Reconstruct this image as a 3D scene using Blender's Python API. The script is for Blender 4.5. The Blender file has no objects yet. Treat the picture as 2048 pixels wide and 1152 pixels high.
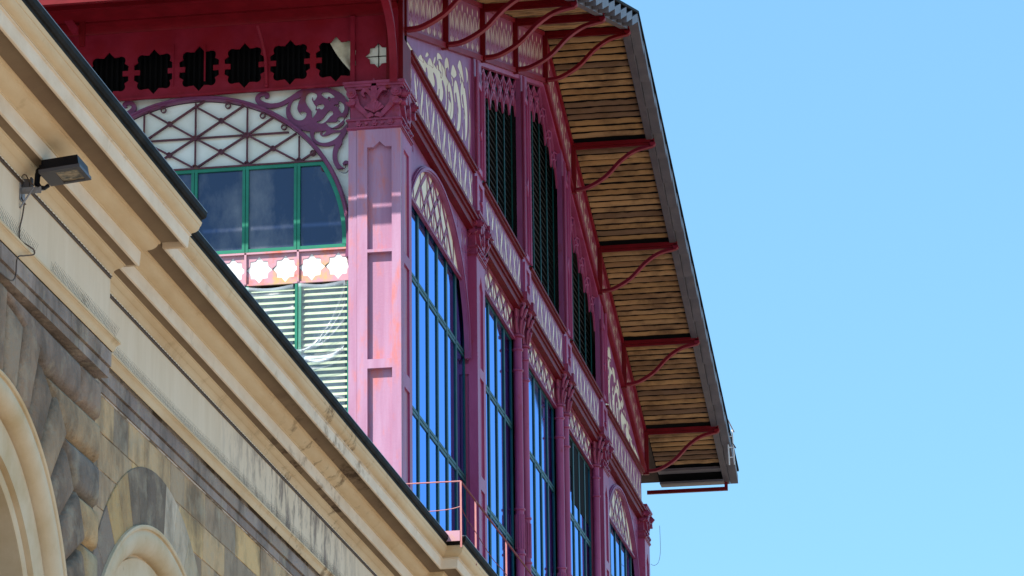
import bpy, bmesh, math, random
from mathutils import Vector, Matrix
random.seed(7)
R = math.radians
pi = math.pi
S = bpy.context.scene
COL = S.collection

# ------------------------------------------------------------------ camera
cam_d = bpy.data.cameras.new('camera')
cam = bpy.data.objects.new('camera', cam_d)
COL.objects.link(cam)
S.camera = cam
F, PITCH, ROLL, YAW = 7480.547, R(16.68182537), R(-0.70870676), R(9.1978667)
cp, sp, cr, sr, cy, sy = math.cos(PITCH), math.sin(PITCH), math.cos(ROLL), math.sin(ROLL), math.cos(YAW), math.sin(YAW)
fw = Vector((-sy*cp, cy*cp, sp)); rt = Vector((cy, sy, 0)); up = rt.cross(fw)
r2 = rt*cr + up*sr; u2 = up*cr - rt*sr
cam.matrix_world = Matrix(((r2.x, u2.x, -fw.x, 8.721), (r2.y, u2.y, -fw.y, -45.0), (r2.z, u2.z, -fw.z, 1.6), (0, 0, 0, 1)))
cam_d.sensor_width = 36
cam_d.lens = F*36/2048
cam_d.clip_start = 0.5
cam_d.clip_end = 6000
S.render.resolution_x, S.render.resolution_y = 1024, 576

# ------------------------------------------------------------------ light
SUN_EL, SUN_AZ = 47, 213            # azimuth clockwise from +Y
w = bpy.data.worlds.new('World'); S.world = w; w.use_nodes = True
nt = w.node_tree
bg = nt.nodes['Background']
sky = nt.nodes.new('ShaderNodeTexSky')
sky.sky_type = 'NISHITA'; sky.sun_disc = False
sky.sun_elevation = R(SUN_EL); sky.sun_rotation = R(SUN_AZ)
sky.air_density = 1.0; sky.dust_density = 0.7; sky.ozone_density = 1.2; sky.altitude = 50
tint_ = nt.nodes.new('ShaderNodeMix'); tint_.data_type = 'RGBA'; tint_.blend_type = 'MULTIPLY'; tint_.inputs[0].default_value = 1
tint_.inputs[7].default_value = (0.74, 1.0, 1.06, 1)
nt.links.new(sky.outputs[0], tint_.inputs[6])
haze_ = nt.nodes.new('ShaderNodeMix'); haze_.data_type = 'RGBA'; haze_.inputs[0].default_value = 0.62
haze_.inputs[7].default_value = (1.16, 2.68, 4.4, 1)      # pale even summer haze
nt.links.new(tint_.outputs[2], haze_.inputs[6]); nt.links.new(haze_.outputs[2], bg.inputs[0])
bg.inputs[1].default_value = 0.15
sd = bpy.data.lights.new('sun', 'SUN'); sun = bpy.data.objects.new('sun', sd); COL.objects.link(sun)
sd.energy = 4.6; sd.angle = R(0.53); sd.color = (1.0, 0.94, 0.86)
sv = Vector((math.sin(R(SUN_AZ))*math.cos(R(SUN_EL)), math.cos(R(SUN_AZ))*math.cos(R(SUN_EL)), math.sin(R(SUN_EL))))
sun.rotation_euler = sv.to_track_quat('Z', 'Y').to_euler()
sun.location = (-20, -40, 60)
S.view_settings.view_transform = 'Standard'; S.view_settings.look = 'None'
S.view_settings.gamma = 1.0; S.view_settings.exposure = 0.68
S.render.engine = 'CYCLES'
try:
    S.cycles.max_bounces = 8
except Exception:
    pass

# ------------------------------------------------------------------ materials
def _n(nt, t, **k):
    n = nt.nodes.new(t)
    for a, b in k.items():
        if a in n.inputs: n.inputs[a].default_value = b
        else: setattr(n, a, b)
    return n

def rgba(c): return (c[0], c[1], c[2], 1)

def make_mat(name, col, col2=None, rough=0.5, spec=0.5, metal=0.0, scale=3.0, stretch=(1, 1, 1), lo=0.4, hi=0.65,
             bump=0.0, bscale=40, col3=None, s3=1.2, lo3=0.6, hi3=0.7, st3=(1, 1, 1), tint=False, coat=0.0, ior=1.45, blend=(1,1), spect=None, bdist=.01):
    m = bpy.data.materials.new(name); m.use_nodes = True
    t = m.node_tree; b = t.nodes['Principled BSDF']
    b.inputs['Roughness'].default_value = rough
    b.inputs['Specular IOR Level'].default_value = spec
    b.inputs['Metallic'].default_value = metal
    b.inputs['Coat Weight'].default_value = coat
    b.inputs['IOR'].default_value = ior
    if spect: b.inputs['Specular Tint'].default_value = rgba(spect)
    tc = _n(t, 'ShaderNodeTexCoord')
    def noise(sc, st, detail=6):
        mp = _n(t, 'ShaderNodeMapping'); mp.inputs['Scale'].default_value = st
        t.links.new(tc.outputs['Object'], mp.inputs['Vector'])
        n = _n(t, 'ShaderNodeTexNoise', Scale=sc, Detail=detail, Roughness=0.62)
        t.links.new(mp.outputs[0], n.inputs['Vector']); return n
    def ramp(src, lo, hi):
        r = _n(t, 'ShaderNodeMapRange', clamp=True)
        r.inputs['From Min'].default_value = lo; r.inputs['From Max'].default_value = hi
        t.links.new(src, r.inputs['Value']); return r.outputs[0]
    base = None
    if tint:
        if tint is True: tint = (1.86, 1.62, 1.38, 1)
        a = _n(t, 'ShaderNodeAttribute', attribute_name='tint'); wm = _n(t, 'ShaderNodeMix', data_type='RGBA', blend_type='MULTIPLY'); wm.inputs[0].default_value = 1; wm.inputs[7].default_value = tint; t.links.new(a.outputs['Color'], wm.inputs[6]); base = wm.outputs[2]
    else:
        c = _n(t, 'ShaderNodeRGB'); c.outputs[0].default_value = rgba(col); base = c.outputs[0]
    def mixc(base, col, fac, amt=1.0):
        mx = _n(t, 'ShaderNodeMix', data_type='RGBA', blend_type='MIX')
        f = _n(t, 'ShaderNodeMath', operation='MULTIPLY'); f.inputs[1].default_value = amt
        t.links.new(fac, f.inputs[0]); t.links.new(f.outputs[0], mx.inputs[0])
        t.links.new(base, mx.inputs[6]); mx.inputs[7].default_value = rgba(col)
        return mx.outputs[2]
    if col2:
        base = mixc(base, col2, ramp(noise(scale, stretch).outputs[0], lo, hi), blend[0])
    if col3:
        base = mixc(base, col3, ramp(noise(s3, st3).outputs[0], lo3, hi3), blend[1])
    t.links.new(base, b.inputs['Base Color'])
    if bump > 0:
        n = noise(bscale, (1, 1, 1), 4)
        bp = _n(t, 'ShaderNodeBump'); bp.inputs['Strength'].default_value = bump; bp.inputs['Distance'].default_value = bdist
        t.links.new(n.outputs[0], bp.inputs['Height']); t.links.new(bp.outputs[0], b.inputs['Normal'])
    return m

M = {}
M['iron'] = make_mat('plum_iron_paint', (0.32, 0.040, 0.115), (0.40, 0.07, 0.165), rough=0.38, spec=0.45, scale=2.2, stretch=(1, 1, .3), bump=.15, bscale=30, col3=(0.30, 0.022, 0.045), s3=5, lo3=.6, hi3=.75)
M['darkiron'] = make_mat('dark_lattice_iron', (0.085, 0.022, 0.034), (0.13, 0.035, 0.05), rough=0.5, spec=0.35, scale=8, col3=(.14, .06, .03), s3=6, lo3=.6, hi3=.7)
M['plate'] = make_mat('plum_plate_paint', (0.26, 0.052, 0.145), (0.32, 0.085, 0.20), rough=0.42, spec=0.45, scale=3, stretch=(1, 1, .4), bump=.1, bscale=25, col3=(0.24, 0.025, 0.045), s3=4, lo3=.62, hi3=.78)
M['pier'] = make_mat('faded_pink_iron', (0.38, 0.18, 0.275), (0.44, 0.245, 0.355), rough=0.5, spec=0.35, scale=2.5, stretch=(2.5, 2.5, .2), bump=.2, bscale=30, col3=(0.60, 0.15, 0.10), s3=1.9, lo3=.52, hi3=.68, st3=(2.6, 2.6, .8), blend=(1, .7))
M['red'] = make_mat('oxide_red_iron', (0.14, 0.0035, 0.007), (0.18, 0.005, 0.010), rough=0.5, spec=0.18, scale=4, bump=.1)
M['redplate'] = make_mat('red_plate_paint', (0.195, 0.007, 0.020), (0.25, 0.014, 0.034), rough=0.5, spec=0.2, scale=3, bump=.1, col3=(.22, .004, .008), s3=1.1, lo3=.45, hi3=.7)
M['cap'] = make_mat('plum_casting_paint', (0.24, 0.026, 0.07), (0.31, 0.042, 0.10), rough=0.42, spec=0.4, scale=9, bump=.25, bscale=40, col3=(0.24, 0.016, 0.018), s3=7, lo3=.55, hi3=.7)
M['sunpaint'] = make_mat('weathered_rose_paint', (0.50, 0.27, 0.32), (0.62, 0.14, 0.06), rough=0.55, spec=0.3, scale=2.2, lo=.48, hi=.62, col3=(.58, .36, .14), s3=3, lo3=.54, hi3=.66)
M['rose'] = make_mat('rose_plate_paint', (0.26, 0.03, 0.075), (0.31, 0.05, 0.11), rough=0.45, spec=0.4, scale=3, bump=.1)
M['violet'] = make_mat('violet_tracery_paint', (0.16, 0.035, 0.10), (0.20, 0.05, 0.13), rough=0.45, spec=0.4, scale=6, col3=(0.17, 0.03, 0.03), s3=4, lo3=.55, hi3=.72)
M['slat'] = make_mat('dark_slat', (0.0012, 0.005, 0.005), (0.002, 0.008, 0.007), rough=0.5, spec=.25)
M['capzinc'] = make_mat('grey_verge_zinc', (0.135, 0.12, 0.13), (0.18, 0.155, 0.16), rough=0.5, spec=0.5, scale=4, bump=.08)
M['green'] = make_mat('green_frame_paint', (0.012, 0.17, 0.10), (0.016, 0.22, 0.135), rough=0.4, spec=0.4, scale=3, bump=.05)
M['dgreen'] = make_mat('dark_green_frame_paint', (0.005, 0.055, 0.055), (0.006, 0.075, 0.07), rough=0.4, spec=0.35, scale=3)
M['cream'] = make_mat('cream_infill_panel', (0.84, 0.74, 0.56), (0.72, 0.60, 0.42), rough=0.6, spec=0.3, scale=1.5, stretch=(1, 1, .5), lo=.5, hi=.75)
M['milk'] = make_mat('milky_glass_panel', (0.82, 0.84, 0.76), (0.72, 0.74, 0.63), rough=0.45, spec=0.4, scale=1.5, lo=.45, hi=.7)
M['white'] = make_mat('white_board', (0.84, 0.82, 0.78), (0.78, 0.76, 0.7), rough=0.7, scale=3)
M['dark'] = make_mat('dark_interior', (0.008, 0.008, 0.009), rough=0.9, spec=0.1)  # near-black stands in for unlit depth behind openings
M['wood'] = make_mat('reed_soffit', None, (0.17, 0.095, 0.05), rough=0.75, spec=0.15, scale=1.3, stretch=(1.4, 1.6, 1), lo=.46, hi=.66, bump=.4, bscale=25, tint=(.88, .92, 1.12, 1), blend=(.85, 1))
M['zinc'] = make_mat('grey_zinc', (0.10, 0.085, 0.095), (0.14, 0.115, 0.12), rough=0.5, spec=0.5, scale=4, bump=.08)
M['zinclight'] = make_mat('pale_zinc', (0.42, 0.36, 0.37), (0.32, 0.28, 0.3), rough=0.5, spec=0.5, scale=4)
M['black'] = make_mat('black_gutter', (0.006, 0.006, 0.006), (0.02, 0.018, 0.016), rough=0.7, spec=0.12, scale=3)
M['lead'] = make_mat('grey_roof_flashing', (0.16, 0.17, 0.19), (0.22, 0.23, 0.25), rough=0.35, spec=0.6, scale=3)
M['tile'] = make_mat('roof_covering', (0.05, 0.03, 0.02), (0.08, 0.05, 0.035), rough=0.8, scale=5)
M['render'] = make_mat('ochre_stone_cornice', (0.76, 0.575, 0.36), (0.66, 0.46, 0.26), rough=0.85, spec=0.15, scale=1.3, stretch=(2.0, .5, 2.0), lo=.42, hi=.66, bump=.25, bscale=30, col3=(0.42, 0.27, 0.13), s3=2.1, lo3=.62, hi3=.8)
M['fascia'] = make_mat('skylit_stone_fascia', (0.86, 0.71, 0.54), (0.77, 0.61, 0.44), rough=0.85, spec=0.15, scale=2, stretch=(1, 1, 2), bump=.15, bscale=30, col3=(0.46, 0.34, 0.2), s3=3, lo3=.62, hi3=.8)  # cornice stone paled: sky light on upright faces is put into the colour
M['archstone'] = make_mat('cream_arch_stone', (0.74, 0.585, 0.40), (0.62, 0.46, 0.27), rough=0.85, spec=0.12, scale=1.8, lo=.42, hi=.68, bump=.25, bscale=25, col3=(0.36, 0.25, 0.15), s3=4.5, lo3=.68, hi3=.8)
M['soffit'] = make_mat('shaded_stone_soffit', (0.27, 0.19, 0.12), (0.23, 0.155, 0.10), rough=0.9, spec=0.1, scale=2, bump=.15)  # cornice stone darkened: shade under the ledges is put into the colour
M['frieze'] = make_mat('pale_plaster_frieze', (0.84, 0.68, 0.50), (0.77, 0.61, 0.43), rough=0.9, spec=0.1, scale=2.5, stretch=(2, 2, .35), lo=.4, hi=.7, bump=.12, bscale=25)
M['block'] = make_mat('sandstone_blocks', None, (0.115, 0.092, 0.072), rough=0.9, spec=0.12, scale=2.0, stretch=(1, 1, .7), lo=.45, hi=.66, bump=1.0, bscale=13, tint=True, col3=(.50, .42, .30), s3=3.4, lo3=.52, hi3=.70, blend=(.7, .55), bdist=.03)
M['mortar'] = make_mat('mortar', (0.26, 0.215, 0.17), (0.74, 0.68, 0.62), rough=0.95, spec=0.05, scale=1.5, lo=.46, hi=.54)
M['gap'] = make_mat('deep_joint', (0.10, 0.08, 0.06), (0.2, 0.17, 0.13), rough=0.95, scale=3)
M['spike'] = make_mat('spike_wire', (0.07, 0.055, 0.045), rough=0.5, metal=.3)
M['wire'] = make_mat('brown_cable', (0.10, 0.065, 0.045), rough=0.6)
M['whitewire'] = make_mat('white_clip', (0.75, 0.7, 0.62), rough=0.6)
M['lampblack'] = make_mat('black_lamp_housing', (0.003, 0.003, 0.006), rough=0.4, spec=0.25)
M['lampgrey'] = make_mat('grey_lamp_frame', (0.075, 0.068, 0.075), rough=0.45)
M['lampglass'] = make_mat('lamp_glass', (0.36, 0.27, 0.17), (0.08, 0.07, 0.055), rough=0.2, spec=.6, scale=14, lo=.4, hi=.6)
M['steel'] = make_mat('galvanised_steel', (0.30, 0.30, 0.33), (0.2, 0.18, 0.17), rough=0.5, metal=.4, scale=12)
M['pinkrail'] = make_mat('pink_rail_paint', (0.50, 0.20, 0.19), (0.42, 0.13, 0.12), rough=0.5, scale=6)
M['fabric'] = make_mat('torn_white_sheet', (0.62, 0.60, 0.46), (0.45, 0.43, 0.30), rough=0.8, scale=6)
M['ground'] = make_mat('paving', (0.42, 0.33, 0.245), (0.32, 0.25, 0.19), rough=0.9, scale=1.2, bump=.2)

# plaster frieze stain: dark weathering low on the frieze round one stretch of the wall
def stain(mat, ycen, half, zlo, zhi, col, st=(3, 3, .7), lo=.44, hi=.62):
    t = mat.node_tree; b = t.nodes['Principled BSDF']
    prev = b.inputs['Base Color'].links[0].from_socket
    tc = _n(t, 'ShaderNodeTexCoord'); sep = _n(t, 'ShaderNodeSeparateXYZ'); t.links.new(tc.outputs['Object'], sep.inputs[0])
    def mth(op, a, bb):
        n = _n(t, 'ShaderNodeMath', operation=op)
        for i, s in enumerate((a, bb)):
            if isinstance(s, (int, float)): n.inputs[i].default_value = s
            elif s is not None: t.links.new(s, n.inputs[i])
        return n.outputs[0]
    dy = mth('ABSOLUTE', mth('SUBTRACT', sep.outputs[1], ycen), None)
    my = _n(t, 'ShaderNodeMapRange', clamp=True); my.inputs[1].default_value = half; my.inputs[2].default_value = half*.35
    t.links.new(dy, my.inputs[0])
    mp = _n(t, 'ShaderNodeMapping'); mp.inputs['Scale'].default_value = st; t.links.new(tc.outputs['Object'], mp.inputs['Vector'])
    n = _n(t, 'ShaderNodeTexNoise', Scale=2.4, Detail=8, Roughness=.7); t.links.new(mp.outputs[0], n.inputs['Vector'])
    mn = _n(t, 'ShaderNodeMapRange', clamp=True); mn.inputs[1].default_value = lo; mn.inputs[2].default_value = hi
    t.links.new(n.outputs[0], mn.inputs[0])
    fac = mth('MULTIPLY', mth('MULTIPLY', my.outputs[0], mn.outputs[0]), .8)
    mx = _n(t, 'ShaderNodeMix', data_type='RGBA'); t.links.new(fac, mx.inputs[0]); t.links.new(prev, mx.inputs[6]); mx.inputs[7].default_value = rgba(col)
    t.links.new(mx.outputs[2], b.inputs['Base Color'])
stain(M['frieze'], -11.0, 3.4, 9, 10, (0.21, 0.165, 0.145), (2.2, 2.2, 1.1), .46, .60)
stain(M['render'], -10.8, 2.8, 9, 10, (0.20, 0.12, 0.06), (1.6, 1.1, 1.6), .54, .64)
stain(M['soffit'], -10.8, 2.8, 9, 10, (0.06, 0.035, 0.025), (1.6, 1.1, 1.6), .5, .6)
stain(M['fascia'], -10.8, 2.2, 9, 10, (0.32, 0.22, 0.14), (2, 1.4, 2), .52, .66)

def glass_mat(name, col, rough, dust_refl, ior=1.5, spec=.5, dust_refl_scale=2.0, st=(1, 1, .5), dhi=.75, dlo=.45, wob=.0):
    m = make_mat(name, col, dust_refl, rough=rough, spec=spec, scale=dust_refl_scale, stretch=st, lo=dlo, hi=dhi, ior=ior, spect=(.62, .85, 1) if ior > 1.6 else None)
    if wob:
        t = m.node_tree; b = t.nodes['Principled BSDF']; tc = _n(t, 'ShaderNodeTexCoord')
        n = _n(t, 'ShaderNodeTexNoise', Scale=1.3, Detail=2); t.links.new(tc.outputs['Object'], n.inputs['Vector'])
        bp = _n(t, 'ShaderNodeBump'); bp.inputs['Strength'].default_value = wob; bp.inputs['Distance'].default_value = .02
        t.links.new(n.outputs[0], bp.inputs['Height']); t.links.new(bp.outputs[0], b.inputs['Normal'])
    return m
M['glassA'] = glass_mat('dust_and_reflection_glass', (0.012, 0.028, 0.085), .12, (0.26, 0.27, 0.29), dust_refl_scale=1.3, dhi=.86, dlo=.47)  # pale clouds: dusty patches plus reflections painted into the colour
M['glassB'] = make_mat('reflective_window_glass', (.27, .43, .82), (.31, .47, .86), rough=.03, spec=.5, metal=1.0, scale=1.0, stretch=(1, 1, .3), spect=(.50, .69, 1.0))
_unused = lambda: glass_mat('reflective_window_glass', (0.01, 0.035, 0.10), .03, (0.012, 0.04, 0.11), ior=2.1, spec=.6, wob=.05)
M['blind'] = make_mat('slat_blind', (0.46, 0.53, 0.34), (0.36, 0.46, 0.33), rough=0.5, scale=2)
M['blindback'] = make_mat('blue_green_blind_backing', (0.17, 0.34, 0.50), (0.08, 0.22, 0.26), rough=.6, scale=2)
def plastic_mat():
    m = bpy.data.materials.new('clear_plastic_sheet'); m.use_nodes = True
    t = m.node_tree; b = t.nodes['Principled BSDF']
    b.inputs['Base Color'].default_value = (0.75, 0.82, 0.88, 1); b.inputs['Roughness'].default_value = .28
    at = _n(t, 'ShaderNodeAttribute', attribute_name='tint'); mr = _n(t, 'ShaderNodeMapRange', clamp=True)
    mr.inputs[3].default_value = .07; mr.inputs[4].default_value = .6
    t.links.new(at.outputs['Fac'], mr.inputs[0]); t.links.new(mr.outputs[0], b.inputs['Alpha'])
    b.inputs['Specular IOR Level'].default_value = .9
    return m
M['plastic'] = plastic_mat()

# ------------------------------------------------------------------ mesh helpers
def FA(yo):   # wall facing -Y: u = x, v = z, w outwards
    return lambda u, v, w: (u, yo - w, v)
def FB(xo):   # wall facing +X: u = y, v = z, w outwards
    return lambda u, v, w: (xo + w, u, v)
ID = lambda a, b, c: (a, b, c)

class MB:
    def __init__(s): s.v = []; s.f = []; s.t = []
    def add(s, vs, fs, tint=None):
        o = len(s.v); s.v += [tuple(p) for p in vs]
        s.f += [tuple(i+o for i in f) for f in fs]; s.t += [tint]*len(fs)
        return s
    def box(s, a0, a1, b0, b1, c0, c1, xf=ID, tint=None):
        P = [xf(a, b, c) for a in (a0, a1) for b in (b0, b1) for c in (c0, c1)]
        return s.add(P, [(0, 1, 3, 2), (4, 6, 7, 5), (0, 4, 5, 1), (2, 3, 7, 6), (0, 2, 6, 4), (1, 5, 7, 3)], tint)
    def prism(s, poly, c0, c1, xf=ID, caps=True):
        n = len(poly)
        P = [xf(a, b, c0) for a, b in poly] + [xf(a, b, c1) for a, b in poly]
        fs = [(i, (i+1) % n, n+(i+1) % n, n+i) for i in range(n)]
        if caps: fs += [tuple(range(n)), tuple(range(2*n-1, n-1, -1))]
        return s.add(P, fs)
    def strip(s, prof, c0, c1, xf, cuts=1):   # open profile swept along c
        n = len(prof); P = []; fs = []
        for k in range(cuts+1):
            c = c0+(c1-c0)*k/cuts
            P += [xf(a, b, c) for a, b in prof]
        for k in range(cuts):
            for i in range(n-1):
                fs.append((k*n+i, k*n+i+1, (k+1)*n+i+1, (k+1)*n+i))
        return s.add(P, fs)
    def tube(s, path, r, n=6, closed=False, flat=None):
        pts = [Vector(p) for p in path]; N = len(pts); P = []
        rr = r if isinstance(r, (list, tuple)) else [r]*N
        for i, p in enumerate(pts):
            if closed: d = pts[(i+1) % N]-pts[i-1]
            else: d = pts[min(i+1, N-1)]-pts[max(i-1, 0)]
            d.normalize()
            ref = Vector((0, 0, 1)) if abs(d.z) < .9 else Vector((1, 0, 0))
            a = d.cross(ref).normalized(); b = d.cross(a)
            for k in range(n):
                t = 2*pi*k/n
                P.append(p+a*math.cos(t)*rr[i]+b*math.sin(t)*rr[i])
        fs = []
        M_ = N if closed else N-1
        for i in range(M_):
            for k in range(n):
                j = (i+1) % N
                fs.append((i*n+k, i*n+(k+1) % n, j*n+(k+1) % n, j*n+k))
        if not closed: fs += [tuple(range(n)), tuple(range(N*n-1, N*n-n-1, -1))]
        return s.add(P, fs)
    def lathe(s, cx, cy, prof, n=16):
        P = []; m = len(prof)
        for r, z in prof:
            for k in range(n):
                t = 2*pi*k/n; P.append((cx+r*math.cos(t), cy+r*math.sin(t), z))
        fs = [(i*n+k, i*n+(k+1) % n, (i+1)*n+(k+1) % n, (i+1)*n+k) for i in range(m-1) for k in range(n)]
        fs += [tuple(range(n)), tuple(range(m*n-1, m*n-n-1, -1))]
        return s.add(P, fs)
    def ball(s, c, r, n=8, sc=(1, 1, 1)):
        P = []; m = n//2+1
        for i in range(m):
            a = pi*i/(m-1)
            for k in range(n):
                t = 2*pi*k/n
                P.append((c[0]+sc[0]*r*math.sin(a)*math.cos(t), c[1]+sc[1]*r*math.sin(a)*math.sin(t), c[2]+sc[2]*r*math.cos(a)))
        fs = [(i*n+k, i*n+(k+1) % n, (i+1)*n+(k+1) % n, (i+1)*n+k) for i in range(m-1) for k in range(n)]
        return s.add(P, fs)
    def plate(s, polys, t, xf, w0=0.0, bevel=0.0):
        cu = bpy.data.curves.new('c', 'CURVE'); cu.dimensions = '2D'; cu.fill_mode = 'BOTH'; cu.extrude = t/2-bevel
        if bevel: cu.bevel_depth = bevel; cu.bevel_resolution = 0; cu.offset = -bevel
        for p in polys:
            sp_ = cu.splines.new('POLY'); sp_.points.add(len(p)-1)
            for q, (a, b) in zip(sp_.points, p): q.co = (a, b, 0, 1)
            sp_.use_cyclic_u = True
        ob = bpy.data.objects.new('c', cu); me = bpy.data.meshes.new_from_object(ob)
        vs = [xf(q.co.x, q.co.y, q.co.z+t/2+w0) for q in me.vertices]
        fs = [tuple(f.vertices) for f in me.polygons]
        bpy.data.objects.remove(ob); bpy.data.curves.remove(cu); bpy.data.meshes.remove(me)
        return s.add(vs, fs)
    def build(s, name, mat, parent=None, smooth=False, loc=None):
        me = bpy.data.meshes.new(name)
        vs = s.v
        if loc: vs = [(a-loc[0], b-loc[1], c-loc[2]) for a, b, c in vs]
        me.from_pydata(vs, [], s.f); me.materials.append(mat)
        if any(s.t):
            ca = me.color_attributes.new('tint', 'FLOAT_COLOR', 'CORNER')
            for p in me.polygons:
                c = s.t[p.index] or (.3, .25, .18)
                for li in p.loop_indices: ca.data[li].color = (c[0], c[1], c[2], 1)
        bm = bmesh.new(); bm.from_mesh(me); bmesh.ops.recalc_face_normals(bm, faces=bm.faces); bm.to_mesh(me); bm.free()
        if smooth:
            for p in me.polygons: p.use_smooth = True
            try: me.set_sharp_from_angle(angle=R(38))
            except Exception: pass
        ob = bpy.data.objects.new(name, me); COL.objects.link(ob)
        if parent: ob.parent = parent
        if loc: ob.location = loc
        return ob

def tag(o, label=None, cat=None, group=None, kind=None):
    if label: o['label'] = label
    if cat: o['category'] = cat
    if group: o['group'] = group
    if kind: o['kind'] = kind
    return o
def empty(name, loc=(0, 0, 0), parent=None):
    o = bpy.data.objects.new(name, None); COL.objects.link(o); o.location = loc; o.empty_display_size = .3
    if parent: o.parent = parent
    return o

# ---- 2D drawing helpers
def cat(pts, k=6, closed=False):
    out = []; n = len(pts)
    rng = range(n) if closed else range(n-1)
    for i in rng:
        if closed: p0, p1, p2, p3 = pts[i-1], pts[i], pts[(i+1) % n], pts[(i+2) % n]
        else: p0, p1, p2, p3 = pts[max(i-1, 0)], pts[i], pts[i+1], pts[min(i+2, n-1)]
        for j in range(k):
            t = j/k; t2, t3 = t*t, t*t*t
            out.append(tuple(.5*((2*b)+(-a+c)*t+(2*a-5*b+4*c-d)*t2+(-a+3*b-3*c+d)*t3) for a, b, c, d in zip(p0, p1, p2, p3)))
    if not closed: out.append(tuple(pts[-1]))
    return out
def stroke(pts, k=5, cap=True):
    """pts = [(x, y, halfwidth)] -> closed outline"""
    q = cat(pts, k); n = len(q); L = []; Rr = []
    for i in range(n):
        a = q[max(i-1, 0)]; b = q[min(i+1, n-1)]
        dx, dy = b[0]-a[0], b[1]-a[1]; l = math.hypot(dx, dy) or 1
        nx, ny = -dy/l, dx/l; h = max(q[i][2], .001)
        L.append((q[i][0]+nx*h, q[i][1]+ny*h)); Rr.append((q[i][0]-nx*h, q[i][1]-ny*h))
    def capf(i, sgn):
        a = q[i]; j = i-1 if sgn > 0 else i+1
        dx, dy = a[0]-q[j][0], a[1]-q[j][1]; l = math.hypot(dx, dy) or 1
        dx, dy = dx/l, dy/l; h = a[2]
        if h < .004: return []
        th = math.atan2(dy, dx)
        return [(a[0]+h*math.cos(th+s), a[1]+h*math.sin(th+s)) for s in (pi/3, 0, -pi/3)]
    return L + capf(n-1, 1) + Rr[::-1] + capf(0, -1)
def tf(poly, ox=0, oy=0, s=1, fx=1, fy=1, rot=0):
    c, d = math.cos(rot), math.sin(rot)
    return [(ox+s*(fx*x*c-fy*y*d), oy+s*(fx*x*d+fy*y*c)) for x, y in poly]
def circle(cx, cy, r, n=20, ry=None):
    return [(cx+r*math.cos(2*pi*k/n), cy+(ry or r)*math.sin(2*pi*k/n)) for k in range(n)]
def rect(a, b, c, d): return [(a, c), (b, c), (b, d), (a, d)]
def arc(cx, cy, rx, ry, a0, a1, n):
    return [(cx+rx*math.cos(a0+(a1-a0)*k/n), cy+ry*math.sin(a0+(a1-a0)*k/n)) for k in range(n+1)]

# ================================================================== SETTING
g = MB(); g.add([(-3000, -3000, 0), (3000, -3000, 0), (3000, 3000, 0), (-3000, 3000, 0)], [(0, 1, 2, 3)])
tag(g.build('ground', M['ground']), kind='structure')
# ================================================================== STONE BUILDING
XF, YA, YB = 1.245, -18.22, -5.32      # frieze plane, wall corners of the recessed stretch
stone = empty('stone_building', (1.2, -12, 0))
tag(stone, 'ochre and grey stone building with deep moulded cornice, arches and rough blocks', 'building')
def P_(name): return None
def adj(xm, zm):                     # measured in the corner's plane -> offset from frieze and height
    d = (xm-XF)/(1+(8.72-xm)/26.75)
    return d, 1.6+(zm-1.6)*(1+d/26.75)
YEND = 29.0
def plan(d):
    rec = .135+.08*max(d, 0)
    return [(XF+d, -27.5), (XF+d, YA+d), (XF+d-rec, YA+d), (XF+d-rec, YB-d), (XF+d, YB-d), (XF+d, YEND)]
def course(name, prof, mat, raw=False, sub=None, sm=False):
    """sweep a moulding profile round the plan of the wall with mitred corners"""
    b = MB(); pr = [adj(*p) for p in prof]; n = len(pr)
    pl = [plan(d) for d, z in pr]
    for k in range(5):
        vs = []; fs = []
        for i in range(n):
            z = pr[i][1]
            vs += [(pl[i][k][0], pl[i][k][1], z), (pl[i][k+1][0], pl[i][k+1][1], z)]
        for i in range(n-1): fs.append((2*i, 2*i+1, 2*i+3, 2*i+2))
        b.add(vs, fs)
    o = b.build(name, mat, stone, smooth=sm); o.matrix_parent_inverse = Matrix.Translation(-stone.location)
    return o
def curve2(a, b, c, n=6):            # quadratic bezier
    return [tuple((1-t)**2*p+2*t*(1-t)*q+t*t*r for p, q, r in zip(a, b, c)) for t in [i/n for i in range(n+1)]]
course('roof_flashing', [(1.7, 10.60), (1.98, 10.495), (2.007, 10.488), (2.007, 10.482)], M['lead'])
course('gutter', [(2.006, 10.482), (2.003, 10.446), (1.985, 10.430), (1.968, 10.428), (1.962, 10.404)], M['black'])
course('cornice_moulding', [(1.962, 10.408), (1.967, 10.402), (1.956, 10.372), (1.951, 10.372)] + curve2((1.950, 10.368), (1.940, 10.325), (1.885, 10.322)) + [(1.885, 10.316), (1.878, 10.316), (1.878, 10.308)], M['render'], sm=True)
course('cornice_fascia', [(1.884, 10.308), (1.884, 10.302), (1.868, 10.300), (1.858, 10.213), (1.852, 10.205), (1.838, 10.205), (1.836, 10.218), (1.822, 10.218), (1.822, 10.262)], M['fascia'])
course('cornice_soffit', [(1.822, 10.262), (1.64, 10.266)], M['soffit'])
course('cornice_moulding', [(1.64, 10.266), (1.637, 10.25), (1.622, 10.25)] + curve2((1.620, 10.246), (1.600, 10.205), (1.520, 10.203)) + [(1.497, 10.203), (1.497, 10.195), (1.484, 10.195)], M['render'], sm=True)
course('cornice_fascia', [(1.484, 10.195), (1.474, 10.086), (1.470, 10.083), (1.452, 10.083), (1.452, 10.096)], M['fascia'])
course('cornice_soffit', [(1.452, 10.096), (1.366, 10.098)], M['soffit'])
course('cornice_moulding', [(1.366, 10.098), (1.362, 10.090), (1.352, 10.090)] + curve2((1.350, 10.086), (1.330, 10.075), (1.300, 10.068)) + curve2((1.300, 10.068), (1.275, 10.06), (1.262, 10.036)) + [(1.254, 10.032), (1.254, 10.02), (1.246, 10.02)], M['render'], sm=True)
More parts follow.
